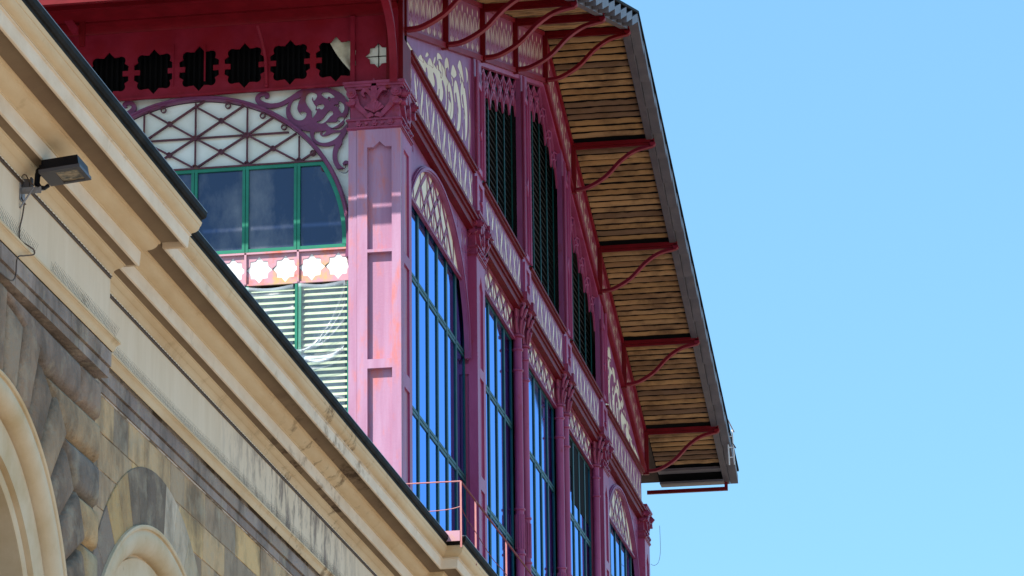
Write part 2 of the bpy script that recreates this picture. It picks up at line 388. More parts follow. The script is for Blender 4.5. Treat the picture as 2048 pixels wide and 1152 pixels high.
course('frieze', [(1.245, 10.021), (1.245, 9.49)], M['frieze'])
course('string_course', [(1.245, 9.505), (1.335, 9.482), (1.339, 9.479), (1.338, 9.462), (1.326, 9.460)] + curve2((1.326, 9.456), (1.300, 9.45), (1.295, 9.428)) + curve2((1.294, 9.427), (1.285, 9.405), (1.275, 9.403)), M['render'], sm=True)
# two grey fasciae under the string course, laid in separate blocks with pale joints
def stone_tint(i=None):
    return random.choice([(.26, .235, .17), (.29, .26, .185), (.15, .14, .135), (.20, .165, .145), (.17, .145, .135), (.24, .20, .165), (.29, .235, .165), (.34, .26, .16), (.22, .18, .14), (.27, .215, .15)])
def greyt(): return random.choice([(.17, .15, .15), (.20, .175, .165), (.23, .20, .185), (.15, .135, .135), (.21, .19, .19)])
def bands():
    b = MB(); mo = MB()
    for (d1, z0, z1) in ((.022, 9.285, 9.400), (.004, 9.200, 9.276)):
        for (ya, yb, off) in ((-27, YA, 0), (YA, YB, -.165), (YB, 20, 0)):
            y = ya; x1 = XF+d1+off
            mo.box(x1-.3, x1-.012, ya, yb-.002, z0+.004, z1-.004)
            while y < yb:
                L = random.uniform(.75, 1.15); e = min(y+L, yb)
                if yb-e < .3: e = yb
                b.box(x1-.25, x1, y+.004, e-.004, z0, z1, tint=greyt())
                y = e
    for a, m_, n in ((b, 'block', 'stone_band'), (mo, 'mortar', 'band_joint')):
        o = a.build(n, M[m_], stone); o.matrix_parent_inverse = Matrix.Translation(-stone.location)
bands()
def pillow(b, poly, x0, depth, inset, tint, xf=None):
    """cushion-faced block on a wall facing +X; poly in (y, z)"""
    n = len(poly); cx = sum(p[0] for p in poly)/n; cz = sum(p[1] for p in poly)/n
    def ins(t):
        out = []
        for i in range(n):
            a, p, c = poly[i-1], poly[i], poly[(i+1) % n]
            v1 = Vector((p[0]-a[0], p[1]-a[1])); v2 = Vector((c[0]-p[0], c[1]-p[1]))
            if v1.length < 1e-6 or v2.length < 1e-6: out.append(p); continue
            v1.normalize(); v2.normalize()
            n1 = Vector((-v1.y, v1.x)); n2 = Vector((-v2.y, v2.x))
            m_ = n1+n2
            if m_.length < .2: m_ = n1
            k = t/max(.35, (m_.length/2)); m_.normalize()
            q = (p[0]+m_.x*k, p[1]+m_.y*k)
            out.append(q)
        return out
    area = sum(poly[i-1][0]*poly[i][1]-poly[i][0]*poly[i-1][1] for i in range(n))
    if area < 0: poly = poly[::-1]
    rings = [(0.006, -.03), (0.009, 0), (inset*.35, depth*.62), (inset*.8, depth*.92), (inset*1.4, depth)]
    vs = []; fs = []
    for t, dd in rings: vs += [(x0+dd, y, z) for y, z in ins(t)]
    for r in range(len(rings)-1):
        for i in range(n): fs.append((r*n+i, r*n+(i+1) % n, (r+1)*n+(i+1) % n, (r+1)*n+i))
    c0 = len(vs); vs.append((x0+depth*1.06, cx, cz)); r = len(rings)-1
    for i in range(n): fs.append((r*n+i, r*n+(i+1) % n, c0))
    b.add(vs, fs, tint)
# rusticated stretch round the big arch (near the camera)
AY, AZ = -20.93, 6.56
rust = MB()
ztop = 9.185; courses = []
z = ztop
for h in (.335, .33, .35, .34, .36, .35, .36, .35):
    courses.append((z-h, z)); z -= h
RO = 2.58
for ci, (za, zb) in enumerate(courses):
    for side in (1, -1):
        def edge(zz):
            dz = zz-AZ
            if dz >= RO: return 0.0
            return math.sqrt(max(RO*RO-dz*dz, 0))
        ea, eb = edge(za), edge(zb)
        lim = (YA-AY-.005) if side > 0 else (AY+27.0)
        u = max(ea, eb) if max(ea, eb) > 0 else 0.0
        first = True; s0 = (ea, eb)
        if ea == 0 and eb == 0 and side < 0: u = 0.0
        off = .22 if ci % 2 else .0
        while u < lim-.02:
            e = u+random.uniform(.62, .95) + (off if first else 0)
            if lim-e < .32: e = lim
            e = min(e, lim)
            a0, b0 = (s0 if first else (u, u))
            poly = [(AY+side*a0, za), (AY+side*e, za), (AY+side*e, zb), (AY+side*b0, zb)]
            pillow(rust, poly, 1.140, .078, .10, stone_tint())
            u = e; first = False
nv = 19
for k in range(nv):
    a0 = pi*k/nv; a1 = pi*(k+1)/nv
    ro = RO-.02 + (.1 if k % 2 else -.0)
    poly = [(AY+1.975*math.cos(a0), AZ+1.975*math.sin(a0)), (AY+ro*math.cos(a0), AZ+ro*math.sin(a0)), (AY+ro*math.cos((a0+a1)/2), AZ+ro*math.sin((a0+a1)/2)), (AY+ro*math.cos(a1), AZ+ro*math.sin(a1)), (AY+1.975*math.cos(a1), AZ+1.975*math.sin(a1))]
    pillow(rust, poly, 1.135, .085, .075, random.choice([(.19, .15, .12), (.16, .13, .11), (.23, .185, .14), (.2, .17, .14)]))
def sadd(o): o.matrix_parent_inverse = Matrix.Translation(-stone.location); return o
sadd(rust.build('rusticated_blocks', M['block'], stone, smooth=True))
# plain stretch with smooth ashlar and small arch
def clipcirc(poly, cy_, cz_, r):     # keep block if its centre lies outside the ring
    my = sum(p[0] for p in poly)/len(poly); mz = sum(p[1] for p in poly)/len(poly)
    return math.hypot(my-cy_, mz-cz_)
ash = MB(); X2 = 1.062; CY, CZ = -16.03, 6.20
BY, BZ = -16.06, 6.80; RV = 2.18
seg_list = [(YA, YB, X2), (YB, 24, 1.21)]
z = 9.195; ci = 0
while z > 4.6:
    h = .298; za, zb = z-h, z
    for ya, yb, X in seg_list:
        y = ya-(.35 if ci % 2 else .0)
        while y < yb:
            L = random.uniform(.44, .56) if random.random() < .75 else random.uniform(.7, .85)
            e = min(y+L, yb); s = max(y, ya)
            if yb-e < .2: e = yb
            if e-s > .05:
                t = random.choice([(.33, .255, .17), (.36, .28, .18), (.27, .225, .17), (.22, .19, .155), (.30, .24, .175), (.42, .32, .18), (.25, .205, .16)])
                deep = all(math.hypot(a-BY, max(b-BZ, 0)) < RV-.02 for a in (s, e) for b in (za, zb))
                if X == X2 and za < 7.0:        # keep the jambs of the small arch clear
                    if s < CY-2.29 < e: e_ = CY-2.29; s_ = s
                    elif s < CY+2.29 < e: s_ = CY+2.29; e_ = e
                    elif CY-2.29 <= s and e <= CY+2.29: s_ = e_ = s
                    else: s_, e_ = s, e
                    if e_-s_ > .03: pillow(ash, [(s_, za), (e_, za), (e_, zb), (s_, zb)], X-.012, .012, .008, t)
                elif X != X2 or not deep:
                    pillow(ash, [(s, za), (e, za), (e, zb), (s, zb)], X-.012, .012+random.uniform(-.003, .003), .008, t)
            y = e if e > y else y+.3
    z = za; ci += 1
# voussoirs of the small arch (pointed wedge blocks)
angs = [0, 12, 24, 36, 48, 60, 72, 82, 91, 99, 107, 115, 124, 134, 146, 158, 169, 180]
vt = [(.26, .225, .18), (.28, .24, .19), (.30, .26, .20), (.29, .26, .20), (.31, .28, .22), (.34, .31, .26), (.40, .37, .32), (.13, .115, .10), (.12, .105, .095), (.135, .12, .105), (.15, .13, .11), (.30, .225, .13), (.32, .24, .13), (.17, .15, .135), (.16, .14, .13), (.2, .17, .15), (.28, .23, .17)]
CY, CZ, RC = -16.03, 6.20, 2.285
for k in range(len(angs)-1):
    a0, a1 = R(angs[k]), R(angs[k+1])
    def ipt(a):    # ray from the voussoir centre to the cream ring
        dy_, dz_ = math.cos(a), math.sin(a)
        oy, oz = BY-CY, BZ-CZ
        bb = oy*dy_+oz*dz_; cc = oy*oy+oz*oz-RC*RC
        t = -bb+math.sqrt(bb*bb-cc); return t
    poly = []
    ts = [a0, (a0+a1)/2, a1]
    for a in ts: poly.append((BY+(RV-.006)*math.cos(a), BZ+(RV-.006)*math.sin(a)))
    for a in ts[::-1]:
        t = min(ipt(a)-.01, RV-.05); poly.append((BY+t*math.cos(a), BZ+t*math.sin(a)))
    pillow(ash, poly, X2-.012, .024, .006, vt[k])
sadd(ash.build('ashlar_blocks', M['block'], stone))
# backing wall with arched openings
def holepoly(cy_, cz_, r, z0): return [(cy_-r, z0)] + [(cy_-r*math.cos(a), cz_+r*math.sin(a)) for a in [pi*i/28 for i in range(29)]] + [(cy_+r, z0)]
wb = MB()
wr = MB(); wr.plate([rect(-27.4, YA, 0.0, 9.19), holepoly(AY, AZ, 1.82, 2)], .5, FB(.645)); sadd(wr.build('wall', M['gap'], stone))
wb.plate([rect(YA+.001, YB, 0.0, 9.19), holepoly(CY, CZ, 2.16, 2)], .5, FB(.552))
sadd(wb.build('wall', M['mortar'], stone))
wc = MB(); wc.plate([rect(YB+.001, 28.9, 0.0, 9.19)], .5, FB(.70)); sadd(wc.build('wall', M['mortar'], stone))
ub = MB(); ub.box(-6, 1.07, -27.4, 28.9, 9.19, 10.4); ub.box(-6.2, -6, -27.4, 28.9, 0, 10.4); ub.box(-6, .55, -27.45, -27.4, 0, 9.19); ub.box(-6, .6, 28.9, 28.95, 0, 9.19)
sadd(ub.build('wall_core', M['mortar'], stone))
# cream arch surrounds: moulded rings
def ring(cy_, cz_, prof, name, z0):
    """prof: [(radius, x)] swept round the arch and down the jambs"""
    b = MB(); N = 56; vs = []; fs = []; n = len(prof)
    path = [('l', z0)] + [('a', pi*i/N) for i in range(N+1)] + [('r', z0)]
    for kind, val in path:
        for r, x in prof:
            if kind == 'a': vs.append((x, cy_-r*math.cos(val), cz_+r*math.sin(val)))
            elif kind == 'l': vs.append((x, cy_-r, val))
            else: vs.append((x, cy_+r, val))
    for k in range(len(path)-1):
        for i in range(n-1): fs.append((k*n+i, k*n+i+1, (k+1)*n+i+1, (k+1)*n+i))
    b.add(vs, fs); return sadd(b.build(name, M['archstone'], stone, smooth=True))
ring(AY, AZ, [(1.985, 1.12), (1.982, 1.225), (1.968, 1.232), (1.955, 1.222), (1.952, 1.205), (1.944, 1.205), (1.925, 1.217), (1.885, 1.222), (1.84, 1.21), (1.805, 1.18), (1.795, 1.15), (1.793, 1.09), (1.770, 1.088), (1.768, 1.118), (1.54, 1.110), (1.538, 1.06), (1.515, 1.058), (1.512, 1.075), (1.48, 1.078), (1.45, 1.06), (1.445, .99), (1.44, .60)], 'arch_surround', 2)
ring(CY, CZ, [(2.30, 1.045), (2.295, 1.098), (2.28, 1.103), (2.262, 1.096), (2.258, 1.078), (2.25, 1.078), (2.23, 1.092), (2.19, 1.096), (2.13, 1.082), (2.08, 1.05), (2.065, 1.02), (2.062, .965), (2.035, .962), (2.032, .99), (1.80, .982), (1.798, .93), (1.77, .93), (1.765, .945), (1.73, .945), (1.70, .925), (1.69, .88), (1.685, .55)], 'arch_surround', 2)
win = MB(); win.box(.56, .60, AY-1.5, AY+1.5, 2, 8.1); win.box(.50, .54, CY-1.75, CY+1.75, 2, 8)
sadd(win.build('arch_infill', M['dark'], stone))
rf = MB(); rf.add([(1.5, -27.5, 10.645), (1.5, 29, 10.645), (-.9, 29, 10.95), (-.9, -27.5, 10.95)], [(0, 1, 2, 3)])
rf.add([(-.9, -27.5, 10.95), (-.9, 29, 10.95), (-24, 29, 11.25), (-24, -27.5, 11.25)], [(0, 1, 2, 3)])
rf.box(-24, -5.99, -27.4, 28.9, 10.2, 10.9)
sadd(rf.build('roof', M['lead'], stone))

# ================================================================== IRON HALL
hall = empty('market_hall', (0, 0, 0))
tag(hall, 'plum red iron and glass hall with gabled roof, scroll fretwork and reed lined eaves', 'building')
def H(mb, name, mat, parent=None, smooth=False): return mb.build(name, M[mat], parent or hall, smooth)
W, YC = .66, 12.54
CY2 = 25.08
PIERS = [(0.0, .72), (5.70, 6.39), (18.69, 19.38), (24.36, 25.08)]      # square piers on the gable
POSTS = [6.06, 10.38, 14.70, 19.02]                                     # centres of the upper posts
def zr(y): return 22.60-.298*abs(y-YC)        # lower edge of the raking frieze
FR = .87                                       # its height
zs = lambda y: zr(y)+FR                        # roof underside
GX = -.21                                      # glazing plane of the gable
GA = .21                                       # glazing plane of the side wall (y)

# ---- generic ornament
def fat(p, k): return [(x, y, h*k) for x, y, h in p]
def scroll_s():      # S shaped cut-out, unit about 1 tall
    return [stroke(fat([(-.05, .42, .012), (-.13, .30, .05), (-.06, .12, .085), (.04, -.08, .075), (.05, -.26, .05), (-.03, -.36, .035), (-.10, -.30, .012)], 1.25)),
            stroke(fat([(.16, .44, .01), (.22, .33, .045), (.17, .20, .035), (.19, .06, .006)], 1.25)),
            stroke(fat([(-.20, -.02, .008), (-.23, -.18, .035), (-.17, -.38, .05), (-.21, -.46, .01)], 1.25)),
            stroke(fat([(.20, -.06, .008), (.24, -.20, .04), (.17, -.40, .045), (.2, -.46, .01)], 1.25)),
            circle(.20, -.02, .022, 10), circle(-.2, .1, .022, 10), circle(-.24, .40, .03, 10)]
def flames():        # flame and drop cut-outs of the raking frieze, unit 1 tall, .62 wide
    return [stroke(fat([(0, .46, .03), (0.005, .40, .045), (-.005, .30, .018), (.0, .22, .006)], 1.25)),
            stroke(fat([(-.15, .32, .006), (-.12, .18, .03), (-.06, .02, .035), (-.07, -.14, .012)], 1.25)),
            stroke(fat([(.15, .32, .006), (.12, .18, .03), (.06, .02, .035), (.07, -.14, .012)], 1.25)),
            stroke(fat([(-.23, .30, .03), (-.22, .14, .02), (-.17, -.04, .03), (-.15, -.2, .008)], 1.25)),
            stroke(fat([(.23, .30, .03), (.22, .14, .02), (.17, -.04, .03), (.15, -.2, .008)], 1.25)),
            stroke(fat([(0, -.12, .006), (.0, -.28, .022), (0, -.40, .05), (0, -.45, .02)], 1.25)),
            stroke(fat([(-.16, -.28, .006), (-.14, -.36, .03), (-.14, -.44, .012)], 1.25)), stroke(fat([(.16, -.28, .006), (.14, -.36, .03), (.14, -.44, .012)], 1.25))]

# ---- capital for square piers: front faces given as list of xf; u along face centred, v height from capital base
def capital(parent, faces, z0, half, x0, x1, y0, y1, h=.66):
    c = MB()
    def bx(e, a, b): c.box(x0-e, x1+e, y0-e, y1+e, z0+a, z0+b)
    bx(.012, 0, .022); bx(.028, .022, .045)                    # astragal
    bx(.004, .045, .13)                                        # rosette band
    bx(.028, .13, .15); bx(.014, .15, .165)
    bx(-.02, .165, h-.09)                                      # bell
    bx(.03, h-.10, h-.07); bx(.05, h-.07, h-.035); bx(.065, h-.035, h)  # abacus
    H(c, 'capital_block', 'cap', parent)
    for xf in faces:
        o = MB(); ro = MB(); s = half
        # fleur de lis
        o.plate([stroke([(0, .33, .012), (0, .42, .03), (0, .52, .042), (0, .62, .03), (0, .69, .006)])], .05, xf, .0)
        for sg in (-1, 1):
            o.plate([stroke([(sg*.02, .40, .014), (sg*.06, .50, .026), (sg*.12, .55, .026), (sg*.155, .50, .02), (sg*.13, .46, .012)])], .045, xf, 0)
            # corner volute with long stalk
            o.plate([stroke([(sg*.08, .17, .022), (sg*.13, .24, .03), (sg*(s-.12), .34, .035), (sg*(s-.09), .44, .04), (sg*(s-.05), .52, .035)])], .05, xf, -.02)
            o.plate([circle(sg*(s-.045), .50, .068, 18)], .075, xf, 0); o.plate([circle(sg*(s-.045), .50, .045, 14)], .02, xf, .075); o.plate([circle(sg*(s-.045), .50, .022, 12)], .02, xf, .095)
            o.plate([stroke([(sg*(s-.05), .38, .05), (sg*(s-.02), .36, .03), (sg*(s+.02), .37, .015)])], .07, xf, 0)
            o.plate([stroke([(sg*.09, .18, .02), (sg*.05, .20, .03), (sg*.02, .19, .015)])], .04, xf, 0)
        # shell
        for k in range(-3, 4):
            a = k*.36
            o.plate([stroke([(0, .23, .006), (math.sin(a)*.07, .25+math.cos(a)*.06, .014), (math.sin(a)*.125, .25+math.cos(a)*.12, .02)])], .035+.008*(3-abs(k)), xf, 0)
        o.plate([stroke([(-.03, .36, .01), (0, .40, .03), (.03, .36, .01)])], .06, xf, 0)
        for u, r in ((-s*.62, .038), (0, .038), (s*.62, .038), (-s*.31, .022), (s*.31, .022)):
            if r > .03:
                ro.plate([[(u+(r+.006*math.cos(6*t))*math.cos(t), .088+(r+.006*math.cos(6*t))*math.sin(t)) for t in [2*pi*k/36 for k in range(36)]]], .03, xf, .004)
                ro.plate([circle(u, .088, r*.45, 12)], .016, xf, .034)
            else: ro.plate([circle(u, .088, r, 14)], .03, xf, .004)
        oo = H(o, 'capital_ornament', 'cap', parent)
        H(ro, 'rosette_band', 'cap', parent)


def offs(xf, du, dv): return lambda u, v, w: xf(u+du, v+dv, w)

# ---- square piers
def square_pier(ya, yb, x0=-.69, mat='iron', corner=False, mirror=False):
    p = empty('corner_pier' if corner else 'pier', (0, 0, 0), hall)
    ym = (ya+yb)/2; zc = 17.51
    b = MB(); b.box(x0, -.03, ya+(.065 if corner else .03), yb-.02, 10.4, zc)
    H(b, 'pier_core', mat, p)
    # front casing (facing -Y) with recessed panels
    c = MB(); xm = (x0+0)/2
    if corner:
        holes = []
        for za, zb, pt in ((12.6, 14.30, 0), (14.42, 15.845, 0), (15.885, 17.27, 1), (11.0, 12.5, 0)):
            a, bb = -.44, -.118
            if pt: holes.append([(a, za), (bb, za), (bb, zb), (bb-.08, zb), (bb-.105, zb+.02), (xm+.068, zb+.075), (a+.105+.0, zb+.02), (a+.08, zb), (a, zb)])
            else: holes.append(rect(a, bb, za, zb))
        c.plate([rect(-.575, 0, 10.42, zc)]+holes, .085, FA(ya+.065))
        c.box(-.69, -.58, ya-.008, ya+.028, 10.42, zc)
        c.box(-.60, .02, ya-.05, ya-.021, 10.42, 10.6)
        H(c, 'pier_front', mat, p)
        s = MB()      # side casing with narrow sunk panel
        s.plate([rect(ya+.02, yb, 10.42, zc), rect(ya+.2, yb-.17, 11, 14.1), rect(ya+.2, yb-.17, 14.3, 15.75), rect(ya+.2, yb-.17, 15.9, 17.3)], .03, FB(-.03))
        H(s, 'pier_side', 'iron', p)
    else:
        c.plate([rect(x0, 0, 10.42, zc), rect(x0+.15, -.13, 11, 15.75), rect(x0+.15, -.13, 15.9, 17.25)], .03, FA(ya+.03))
        H(c, 'pier_front', mat, p)
        s = MB()
        s.plate([rect(ya+.02, yb, 10.42, zc), rect(ya+.2, yb-.17, 11, 14.1), rect(ya+.2, yb-.17, 14.3, 15.75), [(ya+.2, 15.9), (yb-.17, 15.9), (yb-.17, 17.1), (yb-.25, 17.17), (ym, 17.3), (ya+.28, 17.17), (ya+.2, 17.1)]], .03, FB(-.03))
        H(s, 'pier_side', mat, p)
    faces = [offs(FA(ya), xm, zc), offs(FB(0), ym, zc)]
    capital(p, faces, zc, .34, x0, 0, ya, yb)
    # upper post above the capital
    u = MB(); zt = zr(ym)+(.85 if corner else -.0)
    if corner:
        u.box(-.20, -.05, ya+.05, ya+.2, zc+.67, 19.9); u.box(-.04, .03, ya+.02, ya+.12, zc+.67, 19.6)
        u.box(-.20, .02, ya+.10, ya+.62, zc+.66, 18.80)
        H(u, 'upper_post', 'red', p)
    return p
square_pier(0, .72, mat='pier', corner=True)
for i, (a, b) in enumerate(PIERS[1:3]): square_pier(a, b)
pe = square_pier(*PIERS[3])
# next pier along the side wall
sp_ = empty('pier', (0, 0, 0), hall)
b = MB(); b.box(-5.56, -4.87, .0, .69, 10.4, 17.5); H(b, 'pier_core', 'pier', sp_)
capital(sp_, [offs(FA(0), -5.215, 17.51)], 17.51, .34, -5.56, -4.87, 0, .69)

# ---- round twin columns
def round_column(y, x=-.10, r=.070, parent=None):
    c = empty('round_column', (0, 0, 0), hall)
    s = MB()
    prof = [(r*1.02, 10.4)]
    for z in (12.2, 14.05, 14.75, 16.95, 17.28):
        prof += [(r, z-.03), (r*1.25, z-.02), (r*1.28, z), (r*1.05, z+.015), (r, z+.03)]
    prof += [(r*.98, 17.5)]
    s.lathe(x, y, prof, 18); H(s, 'shaft', 'iron', c, True)
    fl = MB()
    for k in range(12):
        t = 2*pi*k/12
        fl.tube([(x+r*1.02*math.cos(t), y+r*1.02*math.sin(t), 14.12), (x+r*1.02*math.cos(t), y+r*1.02*math.sin(t), 14.66)], .010, 5)
    H(fl, 'fluting', 'iron', c, True)
    cp_ = MB()
    cp_.lathe(x, y, [(r, 17.46), (r*1.5, 17.47), (r*1.5, 17.50), (r*1.1, 17.52), (r*1.05, 17.7), (r*1.35, 17.86), (r*2.0, 18.0), (r*2.0, 18.03)], 18)
    cp_.box(x-.17, x+.19, y-.17, y+.17, 18.03, 18.16)
    for k in range(8):          # acanthus leaves
        t = 2*pi*k/8; ca, sa = math.cos(t), math.sin(t)
        for (z0, z1, ro_) in ((17.52, 17.78, .13), (17.66, 17.98, .17)):
            pth = [(x+ca*rr, y+sa*rr, zz) for rr, zz in ((r*1.1, z0), (r*1.25, z0+.1), (ro_*.85, z1-.06), (ro_, z1), (ro_*1.02, z1-.04))]
            cp_.tube(pth, [.012, .028, .03, .022, .01], 6)
    H(cp_, 'capital', 'cap', c, True)
    return c
for yc_ in (10.25, 14.50):
    for dy in (-.31, .31): round_column(yc_+dy)
round_column(6.53, r=.055); round_column(18.42, r=.066)

# ---- main gable beam, frieze of S cut-outs, rail
bays = [(.72, 5.70), (6.39, 9.86), (10.70, 14.10), (14.95, 18.30), (19.38, 24.36)]
bm_ = MB()
for a, b in ((.72, 5.72), (6.37, 18.71), (19.36, 24.38)):
    bm_.box(-.28, -.03, a, b, 17.90, 18.0); bm_.box(-.28, .0, a, b, 18.0, 18.05); bm_.box(-.28, .035, a, b, 18.05, 18.09); bm_.box(-.28, .01, a, b, 18.09, 18.15)
H(bm_, 'beam', 'red')
pz0, pz1 = 18.15, 18.79
post_edges = [(0.02, .70)]+[(p-W/2, p+W/2) for p in POSTS]+[(24.38, 25.08)]
for i in range(5):
    a, b = post_edges[i][1], post_edges[i+1][0]
    n = max(1, round((b-a)/.43)); st = (b-a)/n
    holes = []
    for k in range(n):
        for h_ in scroll_s():
            holes.append(tf(h_, a+st*(k+.5), (pz0+pz1)/2+.01, .60, fx=(1 if k % 2 else -1)*st/.50*1.12, fy=1))
    f = MB(); f.plate([rect(a, b, pz0, pz1-.02)]+holes, .0035, FB(-.05)); fo = H(f, 'scroll_frieze', 'plate')
    g_ = MB(); g_.box(-.07, -.0503, a, b, pz0, pz1-.02); H(g_, 'infill_panel', 'cream', fo)
rl = MB()
for i in range(5):
    a, b = post_edges[i][1]-.003, post_edges[i+1][0]+.003
    rl.box(-.1, .0, a, b, pz1-.02, pz1+.015); rl.box(-.1, .03, a, b, pz1+.015, pz1+.05)
H(rl, 'rail', 'red')

# ---- lower bays: glazing, lattice, arches
def lattice_bar(b, p, q, xf, w=.014, t=.03):
    dx, dy = q[0]-p[0], q[1]-p[1]; l = math.hypot(dx, dy)
    nx, ny = -dy/l*w, dx/l*w
    b.prism([(p[0]+nx, p[1]+ny), (q[0]+nx, q[1]+ny), (q[0]-nx, q[1]-ny), (p[0]-nx, p[1]-ny)], 0, t, lambda u, v, c: xf(u, v, c))
def ring_(b, u, v, xf, r=.035, t=.034, rr=.013): b.plate([circle(u, v, r, 16), circle(u, v, r-rr, 16)], t, xf)
def window(name, xf, a, b, zb, zt, cols, trans, frame, glass, fw_=.03, dbl=True, top=None, w0=0, dp=1.0):
    """frame mesh + glass child; top(u) optional upper limit"""
    f = MB(); st = (b-a)/cols; tp = top or (lambda u: zt)
    for k in range(cols+1):
        u = a+st*k; tz = min(tp(min(max(u, a+.02), b-.02)), zt)
        if tz <= zb+.05: continue
        if 0 < k < cols and dbl:
            f.box(u-fw_*1.3, u-fw_*.12, zb, tz, w0, w0+.05*dp, xf); f.box(u+fw_*.12, u+fw_*1.3, zb, tz, w0, w0+.05*dp, xf); f.box(u-fw_*.12, u+fw_*.12, zb, tz, w0, w0+.025*dp, xf)
        else:
            f.box(u-(fw_ if k else 0), u+(fw_ if k < cols else 0), zb, tz, w0, w0+.05*dp, xf)
    for z_ in trans:
        for k in range(cols):
            u0, u1 = a+st*k+fw_*1.31, a+st*(k+1)-fw_*1.31
            f.box(u0, u1, z_-.05, z_-.008, w0+.002, w0+.044*dp, xf); f.box(u0, u1, z_+.008, z_+.05, w0+.002, w0+.044*dp, xf)
            f.box(u0, u1, z_-.008, z_+.008, w0+.002, w0+.03*dp, xf)
    for k in range(cols):
        u0, u1 = a+st*k+fw_*1.31, a+st*(k+1)-fw_*1.31
        f.box(u0, u1, zb, zb+.045, w0+.003, w0+.045*dp, xf)
        if not top: f.box(u0, u1, zt-.05, zt, w0+.003, w0+.045*dp, xf)
    o = H(f, name, frame)
    gl = MB()
    if top:
        n = 48; pl = [(a, zb)]+[(b, zb)]
        pts = [(a+(b-a)*i/n, min(tp(a+(b-a)*i/n), zt)) for i in range(n, -1, -1)]
        pl += [p for p in pts if p[1] > zb]
        gl.plate([pl], .006, xf, w0+.008)
    else: gl.box(a, b, zb, zt, w0+.004, w0+.012, xf)
    g2 = H(gl, 'pane', glass, o)
    return o
ZL0, ZL1 = 17.44, 17.90       # lattice band of the straight bays
for bi, (a, b) in enumerate(bays):
    xf = FB(GX)
    arched = bi in (0, 4)
    cols = 7 if arched else 5
    window('window', xf, a, b, 10.6, ZL0, cols, [16.03, 14.20, 12.4], 'dgreen', 'glassB', fw_=.034, dp=.6)
    lt = MB()
    st = (b-a)/cols
    if not arched:
        for k in range(cols+1):
            sl_ = (b-a)/(cols+1); u0 = a+sl_*k; u1 = u0+sl_
            for (p, q) in (((u0, ZL0+.02), (u1, ZL1-.02)), ((u0, ZL1-.02), (u1, ZL0+.02))): lattice_bar(lt, p, q, FB(-.165), .038, .010)
        for k in range(cols+2): lattice_bar(lt, (a+(b-a)/(cols+1)*k, ZL0), (a+(b-a)/(cols+1)*k, ZL1), FB(-.164), .018, .006)
        lt.box(a, b, ZL0-.02, ZL0+.02, 0, .05, FB(-.17)); lt.box(a, b, ZL1-.03, ZL1, 0, .04, FB(-.17))
        lo = H(lt, 'lattice_panel', 'cap')
        cb = MB(); cb.box(a, b, ZL0, ZL1, 0, .01, FB(-.1755)); H(cb, 'infill_panel', 'cream', lo)
    else:
        ym = (a+b)/2; rx, rz, zc = (b-a)/2-.02, 1.93, 15.96
        zt_ = lambda u: zc+rz*math.sqrt(max(0, 1-((u-ym)/rx)**2))
        # arch rib
        ar = MB()
        ar.plate([arc(ym, zc, rx, rz, 0, pi, 48)+arc(ym, zc, rx-.075, rz-.075, pi, 0, 48)], .07, FB(-.17))
        ar.plate([arc(ym, zc, rx-.02, rz-.02, 0, pi, 48)+arc(ym, zc, rx-.055, rz-.055, pi, 0, 48)], .02, FB(-.10))
        ao = H(ar, 'arch_rib', 'plate')
        for v_ in (ZL0,):
            pass
        zb0 = 17.02
        sh = (b-a)/10
        for k in range(11):
            u = a+sh*k
            t = zt_(u)-.05
            if t > zb0+.08: lattice_bar(lt, (u, zb0), (u, t), FB(-.164), .016, .006)
            for sgn in (-1, 1):
                u1 = u+sgn*sh
                if a < u1 < b and zt_(u1) > zb0+.1:
                    t1 = min(zt_(u1)-.05, 17.88); 
                    lattice_bar(lt, (u, zb0), (u1, (zb0+17.9)/2), FB(-.165), .034, .010) if (zb0+17.9)/2 < t1 else None
                    if (zb0+17.9)/2 < zt_(u)-.03 and t1 > 17.7: lattice_bar(lt, (u, (zb0+17.9)/2), (u1, t1), FB(-.165), .034, .010)
        ul = [ym-rx*math.sqrt(1-((zb0-zc)/rz)**2), ym+rx*math.sqrt(1-((zb0-zc)/rz)**2)]
        lt.box(ul[0], ul[1], zb0-.02, zb0+.02, 0, .05, FB(-.172))
        lo = H(lt, 'lattice_panel', 'cap')
        cb = MB(); pl = [(ul[0], zb0)]+[(u, zt_(u)-.03) for u in [ul[0]+(ul[1]-ul[0])*i/30 for i in range(1, 30)]]+[(ul[1], zb0)]
        cb.plate([pl], .01, FB(-.1755)); H(cb, 'infill_panel', 'cream', lo)
        # pierced spandrels
        for sg in (-1, 1):
            def inside(u, v): return ((u-ym)/rx)**2+((v-zc)/rz)**2 > 1.0
            e = ym+sg*(rx+.02)
            outer = [(ym+sg*(rx-.0)*math.cos(t), zc+(rz-.0)*math.sin(t)) for t in [pi/2*i/30 for i in range(31)]]+[(ym, 17.9-.004)]
            outer = [(u, v) for u, v in outer if v < 17.895]
            outer = outer+[(outer[-1][0], 17.895), (e, 17.895), (e, zc)]
            hol = []
            for (du, vv, s_, fx) in ((.42, 17.62, .42, 1), (.17, 17.66, .38, -1), (.80, 17.78, .20, 1), (.16, 17.30, .34, 1), (.40, 17.38, .2, -1), (.11, 17.0, .30, -1), (.085, 16.72, .24, 1), (.07, 16.45, .2, -1)):
                for h_ in scroll_s()[:4]:
                    q = tf(h_, e-sg*du, vv, s_, fx=fx*.8)
                    if all(inside(u, v) and v < 17.87 and abs(u-ym) < rx for u, v in q): hol.append(q)
            sp = MB(); sp.plate([outer]+hol, .009, FB(-.14)); so = H(sp, 'spandrel', 'plate')
            sb = MB(); sb.plate([outer], .008, FB(-.1485)); H(sb, 'infill_panel', 'cream', so)
